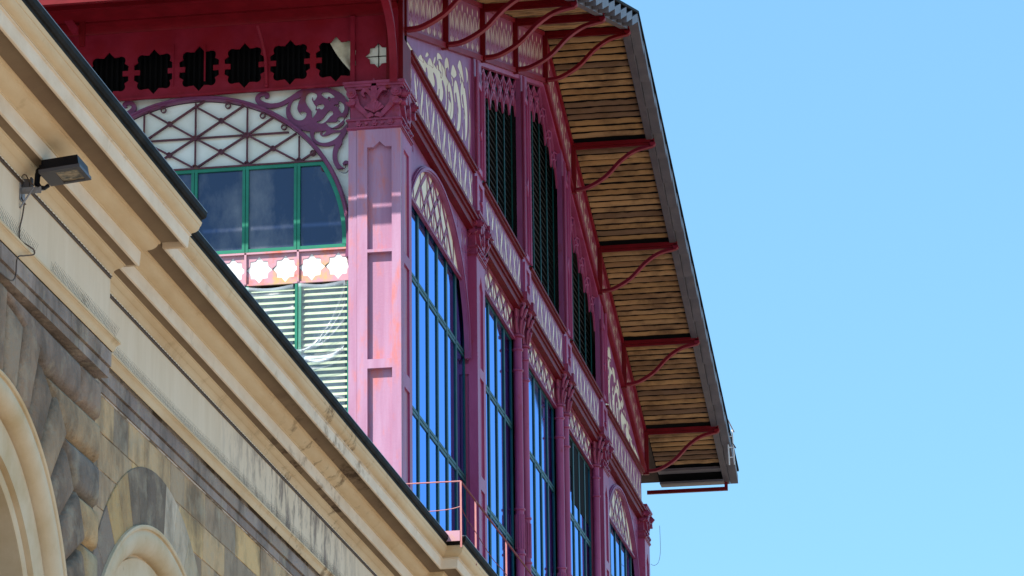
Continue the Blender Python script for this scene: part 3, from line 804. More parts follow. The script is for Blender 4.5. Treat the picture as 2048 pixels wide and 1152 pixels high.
# dark roller blind hanging inside the fourth bay glass
bl = MB(); bl.box(16.15, 18.1, 16.35, ZL0-.06, .014, .02, FB(GX)); bl.box(15.5, 16.1, 16.9, ZL0-.06, .014, .02, FB(GX)); H(bl, 'window_blind', 'dark')

# ---- upper gable: posts, scroll triangles, louvres
def louvre_top(y): return zr(y)-.03
for i, p in enumerate(POSTS):
    s = MB(); a, b = p-W/2, p+W/2
    zt = min(zr(a), zr(b))
    s.prism([(a, 18.16), (b, 18.16), (b, zr(b)), (p, zr(p) if abs(p-YC) > .4 else zr(p)), (a, zr(a))], -.10, -.02, lambda u, v, w_: (w_, u, v))
    po = H(s, 'upper_post', 'plate')
    q = MB()
    for (z0, z1) in ((18.86, zt-.3), (18.2, 18.74)):
        L = z1-z0
        if L < .2: continue
        q.plate([[(a+.03, z0), (b-.03, z0), (b-.03, z1), (a+.03, z1)], [(a+.17, z0+.08), (b-.17, z0+.08), (b-.17, z0+L*.40), (p+.06, z0+L*.46), (b-.17, z0+L*.52), (b-.17, z1-.08), (a+.17, z1-.08), (a+.17, z0+L*.52), (p-.06, z0+L*.46), (a+.17, z0+L*.40)]], .03, FB(-.018))
    for e in (a+.02, b-.02, a+.10, b-.10): q.box(.012, .035, e-.014, e+.014, 18.85, zt-.05)
    H(q, 'post_moulding', 'iron', po)
def tri_scrolls(sg):
    # scroll cut-outs for the big triangular panels, in metres from the gable corner (u inwards, v above the rail)
    A = []
    def add(p): A.append(p)
    S_ = lambda p: stroke(fat(p, 1.22))
    # broad C scrolls, tall side is at u = 4.9
    add(S_([(4.55, .25, .02), (4.62, .45, .07), (4.60, .75, .10), (4.42, .98, .09), (4.28, .86, .05), (4.34, .72, .035), (4.42, .70, .02)]))
    add(S_([(3.95, .18, .02), (4.10, .35, .08), (4.12, .62, .10), (3.92, .82, .08), (3.78, .70, .05), (3.84, .58, .03)]))
    add(S_([(3.45, .16, .015), (3.60, .30, .06), (3.62, .50, .075), (3.45, .64, .06), (3.33, .54, .04), (3.40, .46, .02)]))
    add(S_([(4.70, 1.18, .02), (4.72, 1.30, .06), (4.62, 1.36, .02)]))
    add(S_([(4.05, 1.18, .02), (4.22, 1.22, .09), (4.40, 1.14, .05), (4.50, 1.02, .01)]))
    add(S_([(3.55, .88, .015), (3.72, .98, .08), (3.92, 1.02, .03)]))
    add(S_([(3.20, .72, .012), (3.15, .86, .05), (3.32, .96, .06), (3.42, .86, .01)]))
    add(S_([(2.85, .14, .015), (3.05, .25, .07), (3.08, .42, .06), (2.95, .52, .03)]))
    add(S_([(2.55, .60, .015), (2.75, .72, .07), (2.9, .66, .04), (2.85, .56, .015)]))
    add(S_([(2.25, .12, .015), (2.48, .22, .06), (2.48, .36, .05), (2.36, .42, .02)]))
    add(S_([(1.95, .42, .015), (2.12, .52, .05), (2.28, .52, .03)]))
    add(S_([(1.65, .12, .01), (1.88, .19, .05), (1.88, .29, .03)]))
    add(S_([(1.35, .26, .01), (1.52, .34, .04), (1.66, .34, .02)]))
    add(S_([(1.05, .10, .01), (1.25, .14, .035), (1.3, .19, .015)]))
    add(S_([(4.82, .12, .02), (4.80, .30, .03), (4.84, .5, .01)])); add(S_([(4.3, .12, .04), (4.36, .28, .03), (4.33, .42, .01)]))
    add(S_([(3.72, .12, .03), (3.80, .24, .02), (3.82, .36, .01)])); add(S_([(2.62, .10, .025), (2.70, .2, .02), (2.72, .32, .01)]))
    add(S_([(4.83, .72, .01), (4.86, .9, .035), (4.82, 1.08, .01)]))
    add(S_([(4.45, .52, .012), (4.50, .62, .03), (4.44, .66, .01)])); add(S_([(3.98, .42, .012), (4.02, .52, .03), (3.96, .58, .01)]))
    add(S_([(4.86, .15, .01), (4.90, .55, .03), (4.88, 1.0, .03), (4.84, 1.4, .01)]))
    add(S_([(4.20, .98, .01), (4.25, 1.06, .04), (4.12, 1.10, .01)])); add(S_([(3.62, .72, .01), (3.66, .80, .04), (3.55, .84, .01)]))
    add(S_([(3.22, .15, .02), (3.30, .35, .04), (3.28, .58, .015)])); add(S_([(2.70, .62, .01), (2.62, .78, .045), (2.78, .86, .03), (2.95, .88, .01)]))
    add(S_([(2.32, .58, .01), (2.42, .66, .035), (2.5, .74, .01)])); add(S_([(1.80, .48, .01), (1.92, .56, .03), (2.02, .60, .01)])); add(S_([(.7, .08, .01), (.9, .11, .03), (1.0, .15, .01)]))
    return A
for sg in (1, -1):
    Y = (lambda u: u) if sg > 0 else (lambda u: CY2-u)
    u1 = POSTS[0]-W/2; zb = pz1+.05
    tri = [(Y(.36), zb), (Y(u1), zb), (Y(u1), zr(u1)-.0), (Y(.36), zr(.36))]
    hol = []
    def mp_(u, v):
        uu = u*1.13+.04; return uu, v*(.298*uu+.02)/(.29*u+.22)
    for q in tri_scrolls(sg):
        qm = [mp_(u, v) for u, v in q]
        qq = [(Y(u), zb+v) for u, v in qm]
        if all(zb+v < zr(u)-.05 and v > .02 and u < u1-.04 for u, v in qm): hol.append(qq)
    t_ = MB(); t_.plate([tri]+hol, .005, FB(-.06)); to = H(t_, 'scroll_panel', 'plate')
    tb = MB(); tb.plate([tri], .01, FB(-.0705)); H(tb, 'infill_panel', 'cream', to)
spans = [(POSTS[0]+W/2, POSTS[1]-W/2), (POSTS[1]+W/2, POSTS[2]-W/2), (POSTS[2]+W/2, POSTS[3]-W/2)]
for (a, b) in spans:
    lm = MB(); n = 5; st = (b-a)/(n+.0)
    for k in range(n+1):
        u = a+st*k; lm.box(-.18, -.165, u-.020, u+.020, 18.84, zr(min(max(u, a), b))-.06)
    lo = H(lm, 'louvre_window', 'dgreen')
    sl = MB(); z_ = 18.9
    zt = max(zr(a), zr(b), zr(YC) if a < YC < b else 0)
    while z_ < zt-.1:
        # slat clipped by the rake
        lo_y, hi_y = a, b
        lim = (22.60-.03-z_)/.298
        lo_y, hi_y = max(a, YC-lim), min(b, YC+lim)
        if hi_y-lo_y > .05: sl.prism([(-.235, z_+.045), (-.195, z_-.045), (-.185, z_-.040), (-.225, z_+.050)], lo_y, hi_y, lambda x_, zz, yy: (x_, yy, zz))
        z_ += .118
    H(sl, 'slats', 'slat', lo)
    # interlaced loop tracery hanging from the rake, follows its slope
    tr = MB(); n = max(5, round((b-a)/.60)); st = (b-a)/n
    hgt = .62
    def top(u): return zr(u)-.10
    bd = MB()
    segs = [a+(b-a)*i/16 for i in range(17)]+([YC] if a < YC < b else [])
    segs = sorted(segs)
    poly = [(u, zr(u)+.0) for u in segs]+[(u, top(u)) for u in segs[::-1]]
    tr.prism(poly, -.12, -.03, lambda u, v, w_: (w_, u, v))
    for k in range(n):
        u0 = a+st*k
        for fx in (1, -1):
            c0 = u0+st/2
            pts = [(c0-fx*st*.5, 0, .012), (c0-fx*st*.30, -.20, .013), (c0+fx*st*.10, -.34, .013), (c0+fx*st*.38, -.46, .012), (c0+fx*st*.5, -hgt, .01)]
            q = stroke([(u, top(u)+v, h) for u, v, h in pts], 4)
            tr.plate([q], .03, FB(-.12))
            pts = [(c0-fx*st*.5, -hgt, .012), (c0-fx*st*.42, -.40, .012), (c0, -.17, .012), (c0+fx*st*.3, -.08, .012), (c0+fx*st*.5, 0, .01)]
            q = stroke([(u, top(u)+v, h) for u, v, h in pts], 4)
            tr.plate([q], .028, FB(-.1185))
        tr.plate([stroke([(c0, top(c0)-.2, .02), (c0, top(c0)-.3, .035), (c0, top(c0)-.45, .012)])], .03, FB(-.117))
    H(tr, 'loop_tracery', 'iron')
# ---- raking frieze between the brackets
BRK = [YC+3.08*k for k in range(-4, 5)]
for i in range(len(BRK)-1):
    a, b = BRK[i]+.035, BRK[i+1]-.035
    n = 7; st = (b-a)/n; hol = []
    for k in range(n):
        c0 = a+st*(k+.5)
        for h_ in flames():
            q = tf(h_, 0, 0, 1)
            hol.append([(c0+u*st/.62*1.1, zr(c0+u*st/.62*1.1)+FR*.47+v*FR*.80) for u, v in q])
    f = MB(); f.plate([[(a, zr(a)+.05), (b, zr(b)+.05), (b, zs(b)-.03), (a, zs(a)-.03)]]+hol, .004, FB(-.03)); fo = H(f, 'flame_frieze', 'rose')
    c_ = MB(); c_.plate([[(a, zr(a)), (b, zr(b)), (b, zs(b)-.02), (a, zs(a)-.02)]], .01, FB(-.0405)); H(c_, 'infill_panel', 'cream', fo)
    ml = MB()
    ml.prism([(a, zr(a)-.03), (b, zr(b)-.03), (b, zr(b)+.05), (a, zr(a)+.05)], -.12, .015, lambda u, v, w_: (w_, u, v))
    ml.prism([(a, zs(a)-.07), (b, zs(b)-.07), (b, zs(b)-.005), (a, zs(a)-.005)], -.12, .02, lambda u, v, w_: (w_, u, v))
    H(ml, 'frieze_moulding', 'redplate', fo)
# ---- brackets under the verge
XT = 1.42
def rake_bracket(y):
    zb = zr(y)+.03; zt = zs(y)
    e = empty('roof_bracket', (0, 0, 0), hall)
    b = MB(); b.box(-.06, .05, y-.035, y+.035, zb-.08, zt-.01)
    b.box(.03, XT, y-.05, y+.05, zt-.085, zt-.02); b.box(.03, XT-.02, y-.02, y+.02, zt-.13, zt-.085)
    H(b, 'bracket_arm', 'red', e)
    s = MB(); pts = cat([(0.03, zb), (.25, zb+.03), (.55, zb+.20), (.82, zb+.47), (1.08, zt-.20), (XT-.03, zt-.125)], 7)
    n = len(pts); up_, dn = [], []
    for i in range(n):
        a = pts[max(i-1, 0)]; c = pts[min(i+1, n-1)]; dx, dz = c[0]-a[0], c[1]-a[1]; l = math.hypot(dx, dz)
        up_.append((pts[i][0]-dz/l*.024, pts[i][1]+dx/l*.024)); dn.append((pts[i][0]+dz/l*.024, pts[i][1]-dx/l*.024))
    s.prism(up_+dn[::-1], y-.012, y+.012, lambda u, v, w_: (u, w_, v))
    fl = []
    for i in range(n):
        fl.append(dn[i])
    lo = [(p[0]+(p[0]-q[0])*.35, p[1]+(p[1]-q[1])*.35) for p, q in zip(dn, up_)]
    s.prism(dn+lo[::-1], y-.045, y+.045, lambda u, v, w_: (u, w_, v))
    H(s, 'curved_brace', 'redplate', e, True)
    t = MB(); t.tube([(XT-.03, y-.05, zt-.105), (XT-.03, y+.05, zt-.105)], .05, 10); H(t, 'bracket_scroll', 'redplate', e, True)
    return e
for y in BRK: rake_bracket(y)
# ---- roof
XO = 1.40
EN, EF = -1.95, 26.95
def slope_prism(b, ya, yb, d0, d1, x0, x1):
    b.prism([(ya, zs(ya)+d0), (yb, zs(yb)+d0), (yb, zs(yb)+d1), (ya, zs(ya)+d1)], x0, x1, lambda u, v, w_: (w_, u, v))
ul = MB(); slope_prism(ul, EN+.02, YC, .044, .049, .0, XO-.02); slope_prism(ul, YC, EF-.02, .044, .049, .0, XO-.02); H(ul, 'soffit_backing', 'dark')  # near-black sheet puts the shade of the reed gaps into colour
r_ = MB(); slope_prism(r_, EN, YC, .05, .16, -24, XO); slope_prism(r_, YC, EF, .05, .16, -24, XO); H(r_, 'roof_covering', 'tile')
# reed battens of the soffit between brackets
BX = [EN-.02]+BRK+[26.36]
for i in range(len(BX)-1):
    for part_ in (0,):
        a, b = BX[i]+.06, BX[i+1]-.06
        rd = MB(); n = max(3, round((b-a)/.172)); st = (b-a)/n
        for k in range(n):
            c0 = a+st*(k+.5); z0 = zs(c0)+.040
            N = 12
            xs = [.02+(XT-.155)*j/N for j in range(N+1)]; P = []
            hw = st*random.uniform(.27, .335); tn = random.choice([(.56, .31, .11), (.48, .265, .095), (.40, .22, .09), (.52, .30, .12), (.26, .15, .075), (.60, .34, .13), (.46, .25, .09)]); dz = random.uniform(-.008, .008); sk = random.uniform(-.012, .012)
            for j, x in enumerate(xs):
                jw = random.uniform(-.006, .006)
                for t in range(7):
                    an = pi*t/6
                    P.append((x, c0+sk*j/N+math.cos(an)*(hw+jw), z0+dz*.6-.036*math.sin(an)**.6+jw-.298*math.copysign(1, c0-YC)*math.cos(an)*hw))
            fs = [(j*7+t, j*7+t+1, (j+1)*7+t+1, (j+1)*7+t) for j in range(N) for t in range(6)]
            rd.add(P, fs, tn)
        H(rd, 'reed_soffit', 'wood', None, True)
# verge boards and overlapping caps
vb = MB()
slope_prism(vb, EN, YC-.01, -.055, .06, XT-.135, XT-.02); slope_prism(vb, YC+.01, EF, -.055, .06, XT-.135, XT-.02); H(vb, 'verge_board', 'zinc')
def verge(ya, yb, sgn):
    n = int(abs(yb-ya)/.72); st = (yb-ya)/n
    for k in range(n):
        a = ya+st*k; b = ya+st*(k+1)      # a is the lower end
        m = MB(); l, h = (a, b) if a < b else (b, a); l += .006; h -= .006
        def zz(y, d): return zs(y)+d
        lowd, highd = -.055, .06
        da = lowd if a < b else highd; db = highd if a < b else lowd
        pts = [(l, zz(l, (lowd if a < b else highd))), (h, zz(h, (highd if a < b else lowd))), (h, zz(h, (highd if a < b else lowd))+.15), (l, zz(l, (lowd if a < b else highd))+.15)]
        m.prism(pts, XT-.012, XT+.145, lambda u, v, w_: (w_, u, v))
        H(m, 'verge_cap', 'capzinc')
verge(EN, YC, 1); verge(EF, YC, -1)
vr = MB(); slope_prism(vr, EN-.03, YC, .21, .25, -.5, XT+.165); slope_prism(vr, YC, EF+.03, .21, .25, -.5, XT+.165); H(vr, 'verge_flashing', 'black')
# far eave: cross boards, gutter board and iron bar
fe = MB()
fe.box(0.03, XT-.12, 26.35, 26.60, zs(26.5)-.01, zs(26.5)+.04); fe.box(0.03, XT-.12, 26.7, 27.0, zs(26.9)-.06, zs(26.9)-.02); H(fe, 'eave_board', 'zinc')
ib = MB(); ib.box(-.25, XT-.06, 26.86, 26.93, 18.98, 19.05); ib.box(XT-.12, XT-.06, 26.86, 26.93, 19.05, 19.15); H(ib, 'eave_bar', 'red')

# ================================================================== side wall (facing -Y)
XA0, XA1 = -4.87, -.69
XM, ZM, RA = -2.78, 16.10, 2.09
xfa = FA(GA)
ZW0, ZW1 = 16.00, 17.18
zta = lambda u: ZM+(RA-.05)*math.sqrt(max(0, 1-((u-XM)/(RA-.05))**2))
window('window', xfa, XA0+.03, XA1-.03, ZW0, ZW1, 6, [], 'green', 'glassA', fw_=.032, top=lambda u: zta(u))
# head and curved edge rails of that window
hd = MB(); st = (XA1-XA0)/6
uh = math.sqrt((RA-.06)**2-(ZW1-ZM)**2)
hd.box(XM-uh, XM+uh, ZW1-.045, ZW1, .003, .047, xfa)
a0 = math.asin((ZW1-ZM)/(RA-.06))
for sg in (0, 1):
    A0, A1 = (0.0-.03, a0) if sg == 0 else (pi-a0, pi+.03)
    hd.plate([arc(XM, ZM, RA-.06, RA-.06, A0, A1, 14)+arc(XM, ZM, RA-.115, RA-.115, A1, A0, 14)], .046, xfa, .003)
H(hd, 'window_frame', 'green')
# arch rib
ar = MB(); ar.plate([arc(XM, ZM, RA, RA, -.12, pi+.12, 64)+arc(XM, ZM, RA-.055, RA-.055, pi+.12, -.12, 64)], .09, FA(GA+.005))
ar.plate([arc(XM, ZM, RA-.012, RA-.012, -.12, pi+.12, 64)+arc(XM, ZM, RA-.035, RA-.035, pi+.12, -.12, 64)], .02, FA(GA-.085))
H(ar, 'arch_rib', 'violet')
# lattice
lt = MB(); xl = FA(GA-.005); zq = [ZW1+.02, 17.62, 18.06]
mul = [XA0+st*k for k in range(7)]
def zin(u): return ZM+math.sqrt(max(0, (RA-.06)**2-(u-XM)**2))
def clipbar(p, q, w_=.011, t=.035):
    # clip to arch
    N = 40; last = None; pts = [(p[0]+(q[0]-p[0])*i/N, p[1]+(q[1]-p[1])*i/N) for i in range(N+1)]
    ins = [pt for pt in pts if (pt[0]-XM)**2+(pt[1]-ZM)**2 < (RA-.055)**2]
    if len(ins) > 1: lattice_bar(lt, ins[0], ins[-1], xl, w_, t)
for k in range(7):
    clipbar((mul[k], zq[0]), (mul[k], 18.3), .010, .03)
for k in range(6):
    u0, u1 = mul[k], mul[k+1]
    for j in range(2):
        clipbar((u0, zq[j]), (u1, zq[j+1])); clipbar((u0, zq[j+1]), (u1, zq[j]), .0108, .036)
    clipbar((u0, zq[2]), (u1, 18.45))
    um = (u0+u1)/2
    for j in range(2):
        vm = (zq[j]+zq[j+1])/2
        if (um-XM)**2+(vm-ZM)**2 < (RA-.1)**2: ring_(lt, um, vm, xl, t=.045)
clipbar((XA0, zq[1]), (XA1, zq[1]), .010, .033)
for k in range(1, 6):
    for j in (0, 1):
        if (mul[k]-XM)**2+(zq[j]-ZM)**2 < (RA-.1)**2: ring_(lt, mul[k], zq[j]+(.0 if j else .02), xl, t=.047)
for an in (.52, .655, .93, 1.10, 1.35):
    for s_ in (1, -1): ring_(lt, XM+s_*(RA-.10)*math.cos(an), ZM+(RA-.10)*math.sin(an), xl, r=.04)
lt.box(XM-uh, XM+uh, ZW1, ZW1+.022, 0, .06, xl)
lo = H(lt, 'lattice_panel', 'darkiron')
mp = MB(); mp.plate([[(XM-uh, ZW1+.001)]+[(u, zin(u)) for u in [XM-uh+2*uh*i/60 for i in range(1, 60)]]+[(XM+uh, ZW1+.001)]], .01, FA(GA+.03)); H(mp, 'milky_panel', 'milk', lo)
# spandrels: milky panel with scroll tracery (coordinates in metres from the bay's inner edge and the top)
def tracery(mir):
    b = MB(); sgn = -1 if mir else 1
    def X(u): return XM+sgn*(u-XM)
    xt = FA(GA-.01)
    K = .00650  # metre per photo pixel on this wall
    def P(px, py, w_): return (-.73+(px-1085)/5.486*K, 18.19-(py-88)/5.486*K, w_/5.486*K*1.22)
    def S_(pts, k=6):
        q = [P(x, y+.066*(x-1085), w) for x, y, w in pts]
        return [(X(u), v) for u, v in stroke(q, k)]
    def pl(p, t=.03, w0=0): b.plate(p if isinstance(p[0], list) else [p], t, xt, w0)
    def ell(px, py, r1, n=40):
        c = P(px, py+.066*(px-1085), r1); return [(X(u), v) for u, v in circle(c[0], c[1], c[2], n)]
    def sm(pts, k=5):
        q = [P(x, y+.066*(x-1085), 0) for x, y in pts]
        return [(X(u), v) for u, v in cat([(u, v) for u, v, _ in q], k, True)]
    def ho(pts): return S_([(x, y, w*1.12) for x, y, w in pts], 5)
    cc = P(738, 352+.066*(738-1085), 352)
    disc = [[(X(u), v) for u, v in circle(cc[0], cc[1], cc[2]/1.22, 44, cc[2]/1.22*.735)]]
    disc += [ho([(545, 205, 6), (492, 265, 26), (470, 350, 30), (505, 425, 30), (560, 440, 26), (585, 405, 22), (560, 390, 14)]),
             ho([(700, 235, 10), (705, 195, 22), (660, 190, 30), (638, 240, 28), (665, 300, 26), (700, 355, 24), (690, 410, 16), (685, 445, 4)]),
             ho([(722, 350, 6), (752, 318, 18), (785, 318, 24)]),
             ho([(800, 170, 16), (850, 185, 28), (905, 200, 14), (925, 210, 4)]), ho([(868, 214, 10), (874, 250, 4)]),
             ho([(985, 262, 8), (1000, 300, 22), (1010, 345, 24), (1015, 382, 10)]), ho([(968, 306, 12), (932, 302, 5)]),
             ho([(735, 500, 6), (790, 492, 18), (832, 455, 20), (862, 415, 22), (885, 395, 24)]),
             ho([(842, 505, 6), (885, 525, 22), (945, 535, 28), (995, 505, 30), (1000, 465, 26), (972, 462, 12)])]
    b.plate(disc, .03, xt)
    low = [sm([(655, 640), (670, 585), (720, 545), (800, 550), (900, 585), (1000, 590), (1075, 520), (1070, 600), (1030, 680), (970, 745), (850, 780), (740, 760), (675, 700)])]
    low += [ho([(800, 640, 8), (818, 605, 16), (785, 585, 24), (745, 610, 24), (735, 660, 26), (780, 698, 28), (850, 695, 30), (925, 660, 28), (995, 622, 6)])]
    b.plate(low, .0315, xt)
    S2 = lambda pts: S_([(x, y, w*.82) for x, y, w in pts])
    pl(S2([(1000, 660, 20), (985, 740, 30), (950, 800, 28), (935, 880, 26), (945, 960, 26), (990, 1035, 28), (1050, 1062, 26), (1082, 1000, 24), (1060, 965, 20), (1035, 985, 14)]), .0325)
    pl(S2([(640, 120, 34), (540, 170, 40), (430, 230, 26), (330, 285, 24), (220, 308, 28), (120, 290, 32), (62, 240, 28), (72, 190, 24), (120, 165, 22), (165, 172, 24), (168, 200, 20), (150, 208, 12)]), .0335)
    pl(S2([(395, 330, 10), (410, 420, 22), (470, 500, 26), (560, 520, 30), (640, 500, 30), (690, 560, 26)]), .0345)
    return b
for mir in (False, True):
    o = H(tracery(mir), 'spandrel_tracery', 'violet')
    sgn = -1 if mir else 1
    pl = [(XM+sgn*(RA-.03)*math.cos(t), ZM+(RA-.03)*math.sin(t)) for t in [-.3+(pi/2+.3)*i/40 for i in range(41)]]
    pl = pl+[(XM, 18.22), (XM+sgn*2.06, 18.22), (XM+sgn*2.06, pl[0][1])]
    q = MB(); q.plate([pl], .01, FA(GA+.03)); H(q, 'milky_panel', 'milk', o)
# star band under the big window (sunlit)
def star(cx, cz, r, n=8, inner=.80):
    out = []
    for k in range(n*2):
        a = pi*k/n+pi/2; rr = r*(1.12 if k % 4 == 0 else 1.0) if k % 2 == 0 else r*inner
        out.append((cx+rr*math.cos(a), cz+rr*math.sin(a)))
    return out
sb = MB(); hol = []
for k in range(6):
    for d in (.25, .75):
        hol.append(star(XA0+st*(k+d), 15.76, .162))
sb.plate([rect(XA0, XA1, 15.56, 15.985)]+hol, .008, FA(GA-.02))
for k in range(1, 6): sb.box(XA0+st*k-.014, XA0+st*k+.014, 15.56, 15.985, 0.02, .05, FA(GA-.02))
sb.box(XA0, XA1, 15.965, 15.99, .02, .05, FA(GA-.02)); sb.box(XA0, XA1, 15.545, 15.565, .0, .035, FA(GA-.02))
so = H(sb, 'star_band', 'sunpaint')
wb_ = MB(); wb_.box(XA0, XA1, 15.56, 15.985, 0, .01, FA(GA-.009)); H(wb_, 'white_board', 'white', so)
# lower window with slat blinds
wf = MB()
for k in range(7):
    u = XA0+st*k
    if 0 < k < 6:
        wf.box(u-.042, u-.006, 11.2, 15.545, 0, .05, xfa); wf.box(u+.006, u+.042, 11.2, 15.545, 0, .05, xfa); wf.box(u-.006, u+.006, 11.2, 15.545, 0, .02, xfa)
    else: wf.box(u-(.05 if k else 0), u+(.05 if k == 0 else 0), 11.2, 15.545, 0, .05, xfa)
lw = H(wf, 'window', 'green')
bk = MB(); bk.box(XA0, XA1, 11.2, 15.54, 0, .01, FA(GA+.09)); H(bk, 'blind_backing', 'blindback', lw)
bs = MB(); z_ = 15.50
while z_ > 12.9:
    for k in range(6):
        u0, u1 = XA0+st*k+.045, XA0+st*(k+1)-.045
        bs.prism([(GA+.016, z_), (GA+.020, z_-.002), (GA-.008, z_-.043), (GA-.012, z_-.041)], u0, u1, lambda yy, zz, xx: (xx, yy, zz))
    z_ -= .084
H(bs, 'blind_slats', 'blind', lw)
# upper star band (shaded, dark openings)
ub_ = MB(); hol = []
ZU0, ZU1 = 18.20, 19.12
def bigstar(cx, cz, s=1.0):
    pts = []
    def bump(ax, az, r, a0, a1): return [(cx+s*(ax+r*math.cos(R(a0+(a1-a0)*i/6))), cz+s*(az+r*math.sin(R(a0+(a1-a0)*i/6)))) for i in range(7)]
    hw, hh = .235, .20
    pts += [(cx+s*(hw+.03), cz+s*.035), (cx+s*(hw+.035), cz+s*.105), (cx+s*(hw-.02), cz+s*.14)]
    pts += bump(.165, .185, .062, -15, 120)
    pts += [(cx+s*.07, cz+s*.235), (cx, cz+s*.315), (cx-s*.07, cz+s*.235)]
    pts += bump(-.165, .185, .062, 60, 195)
    pts += [(cx-s*(hw-.02), cz+s*.14), (cx-s*(hw+.035), cz+s*.105), (cx-s*(hw+.03), cz+s*.035), (cx-s*(hw-.045), cz+s*.035), (cx-s*(hw-.045), cz-s*.035), (cx-s*(hw+.03), cz-s*.035), (cx-s*(hw+.035), cz-s*.105), (cx-s*(hw-.02), cz-s*.14)]
    pts += bump(-.165, -.185, .062, 165, 300)
    pts += [(cx-s*.07, cz-s*.235), (cx, cz-s*.315), (cx+s*.07, cz-s*.235)]
    pts += bump(.165, -.185, .062, 240, 375)
    pts += [(cx+s*(hw-.02), cz-s*.14), (cx+s*(hw+.035), cz-s*.105), (cx+s*(hw+.03), cz-s*.035), (cx+s*(hw-.045), cz-s*.035), (cx+s*(hw-.045), cz+s*.035)]
    return pts
for k in range(7):
    cx = -.875-.613*k
    hol.append(bigstar(cx, 18.55, 1.0))
hol.append([(u, v) for u, v in star(-.31, 18.56, .155, 8, .80)])
ub_.plate([rect(-5.0, -.01, ZU0, ZU1)]+hol, .02, FA(.09))
ub_.box(-5.0, -.01, ZU0-.03, ZU0, 0, .045, FA(.09))
for u in (-.645,): ub_.box(u-.03, u+.03, ZU0, ZU1, .02, .06, FA(.09))
uo = H(ub_, 'star_band', 'redplate')
md = MB(); md.box(-.60, -.15, 18.35, 18.9, 0, .01, FA(.13)); H(md, 'milky_panel', 'milk', uo)
gb = MB(); gb.box(-.317, -.307, 18.36, 18.76, 0, .008, FA(.115)); gb.box(-.5, -.12, 18.555, 18.565, 0, .007, FA(.115)); H(gb, 'pane_bar', 'black', uo)
# near-black corrugated backing behind the openings, unlit interior put into its colour
ri = MB()
for k in range(60): ri.box(-5+k*.075, -5+k*.075+.03, 18.0, 19.0, 0, .02, FA(.5))
ri.box(-5.2, -.02, 17.9, 19.5, 0, .01, FA(.55)); H(ri, 'dark_void_panel', 'dark')
# eave boxing: cove, boards and beams above the star band
ev = MB()
cove = curve2((.09, 19.10), (.06, 19.17), (-.16, 19.20), 8)+[(-.16, 19.225), (-.22, 19.225), (-.22, 19.20), (-.62, 19.245), (-.62, 19.20), (-.70, 19.20), (-.70, 19.26)]
ev.strip(cove, -24, -.02, lambda y_, z_, x_: (x_, y_, z_)); H(ev, 'eave_cove', 'red', None, True)
eb = MB(); eb.strip([(-.70, 19.26), (-1.30, 19.20), (-1.30, 19.10), (-1.36, 19.10), (-1.36, 19.2), (-1.86, 19.12), (-1.88, 19.08), (-1.94, 19.08), (-1.94, 19.25)], -24, -.02, lambda y_, z_, x_: (x_, y_, z_)); H(eb, 'eave_soffit', 'red')
gu = MB(); gu.box(-24, XT-.05, -1.94, -1.88, 18.80, 18.97)
for k in range(12): gu.box(-23+k*2.1, -22.95+k*2.1, -1.93, -1.89, 18.97, 19.09)
H(gu, 'eave_bar', 'red')
# wall above the star band, closes the hall
cl = MB(); cl.box(-24, -.02, .10, .14, 19.13, 19.7); cl.box(-24, XA0-.7, .2, .25, 10.4, 19.13); cl.box(-24, -.15, 24.9, 25.0, 10.4, 19.6); H(cl, 'wall', 'red')
ic = MB(); ic.box(-.42, -.40, .75, 24.9, 10.4, 18.9); ic.prism([(.75, 18.9), (24.9, 18.9), (YC, 23.3)], -.42, -.40, lambda u, v, w_: (w_, u, v)); H(ic, 'dark_void_panel', 'dark')  # near-black panels carry the darkness of the interior in their colour
# knee brackets at the side eave
def knee(x):
    e = empty('eave_bracket', (0, 0, 0), hall)
    b = MB(); pts = cat([(-.03, 18.16), (-.05, 18.5), (-.22, 18.85), (-.55, 19.05), (-1.05, 19.14), (-1.85, 19.10)], 7)
    b.tube([(x, p[0], p[1]) for p in pts], .03, 8); b.prism([(p[0]-.02, p[1]+.03) for p in pts]+[(p[0]-.05, p[1]-.03) for p in pts][::-1], x-.05, x+.05, lambda u, v, w_: (w_, u, v))
    H(b, 'curved_brace', 'redplate', e, True)
    c_ = MB(); c_.tube([(x, -.1, 18.9), (x, -.35, 19.2)], .02, 6); c_.box(x-.05, x+.05, -.02, .08, 18.2, 19.2); H(c_, 'bracket_stem', 'redplate', e)
knee(-.08); knee(-5.2)
sx = MB(); sx.prism([(-4.66, 19.52), (-4.55, 19.52), (-4.27, 19.10), (-4.27, 19.02), (-4.34, 19.02)], .0, .05, lambda u, v, w_: (u, -.3+w_, v)); H(sx, 'eave_strut', 'redplate')
hx = MB(); hx.box(-4.27, -4.19, -.24, -.20, 18.86, 19.5); H(hx, 'eave_hanger', 'red')
rod = MB(); rod.tube([(-1.80, .06, 18.26), (-1.805, .02, 18.6), (-1.83, -.03, 18.8), (-1.88, -.12, 19.02)], .022, 8); rod.ball((-1.80, .05, 18.24), .03); H(rod, 'drain_pipe', 'redplate', None, True)
tp = MB(); tp.tube([(-3.06, .045, 18.33), (-3.06, .04, 18.90)], .010, 6); tp.tube([(-2.63, .045, 18.36), (-2.63, .04, 18.88)], .012, 6); H(tp, 'thin_conduit', 'redplate', None, True)

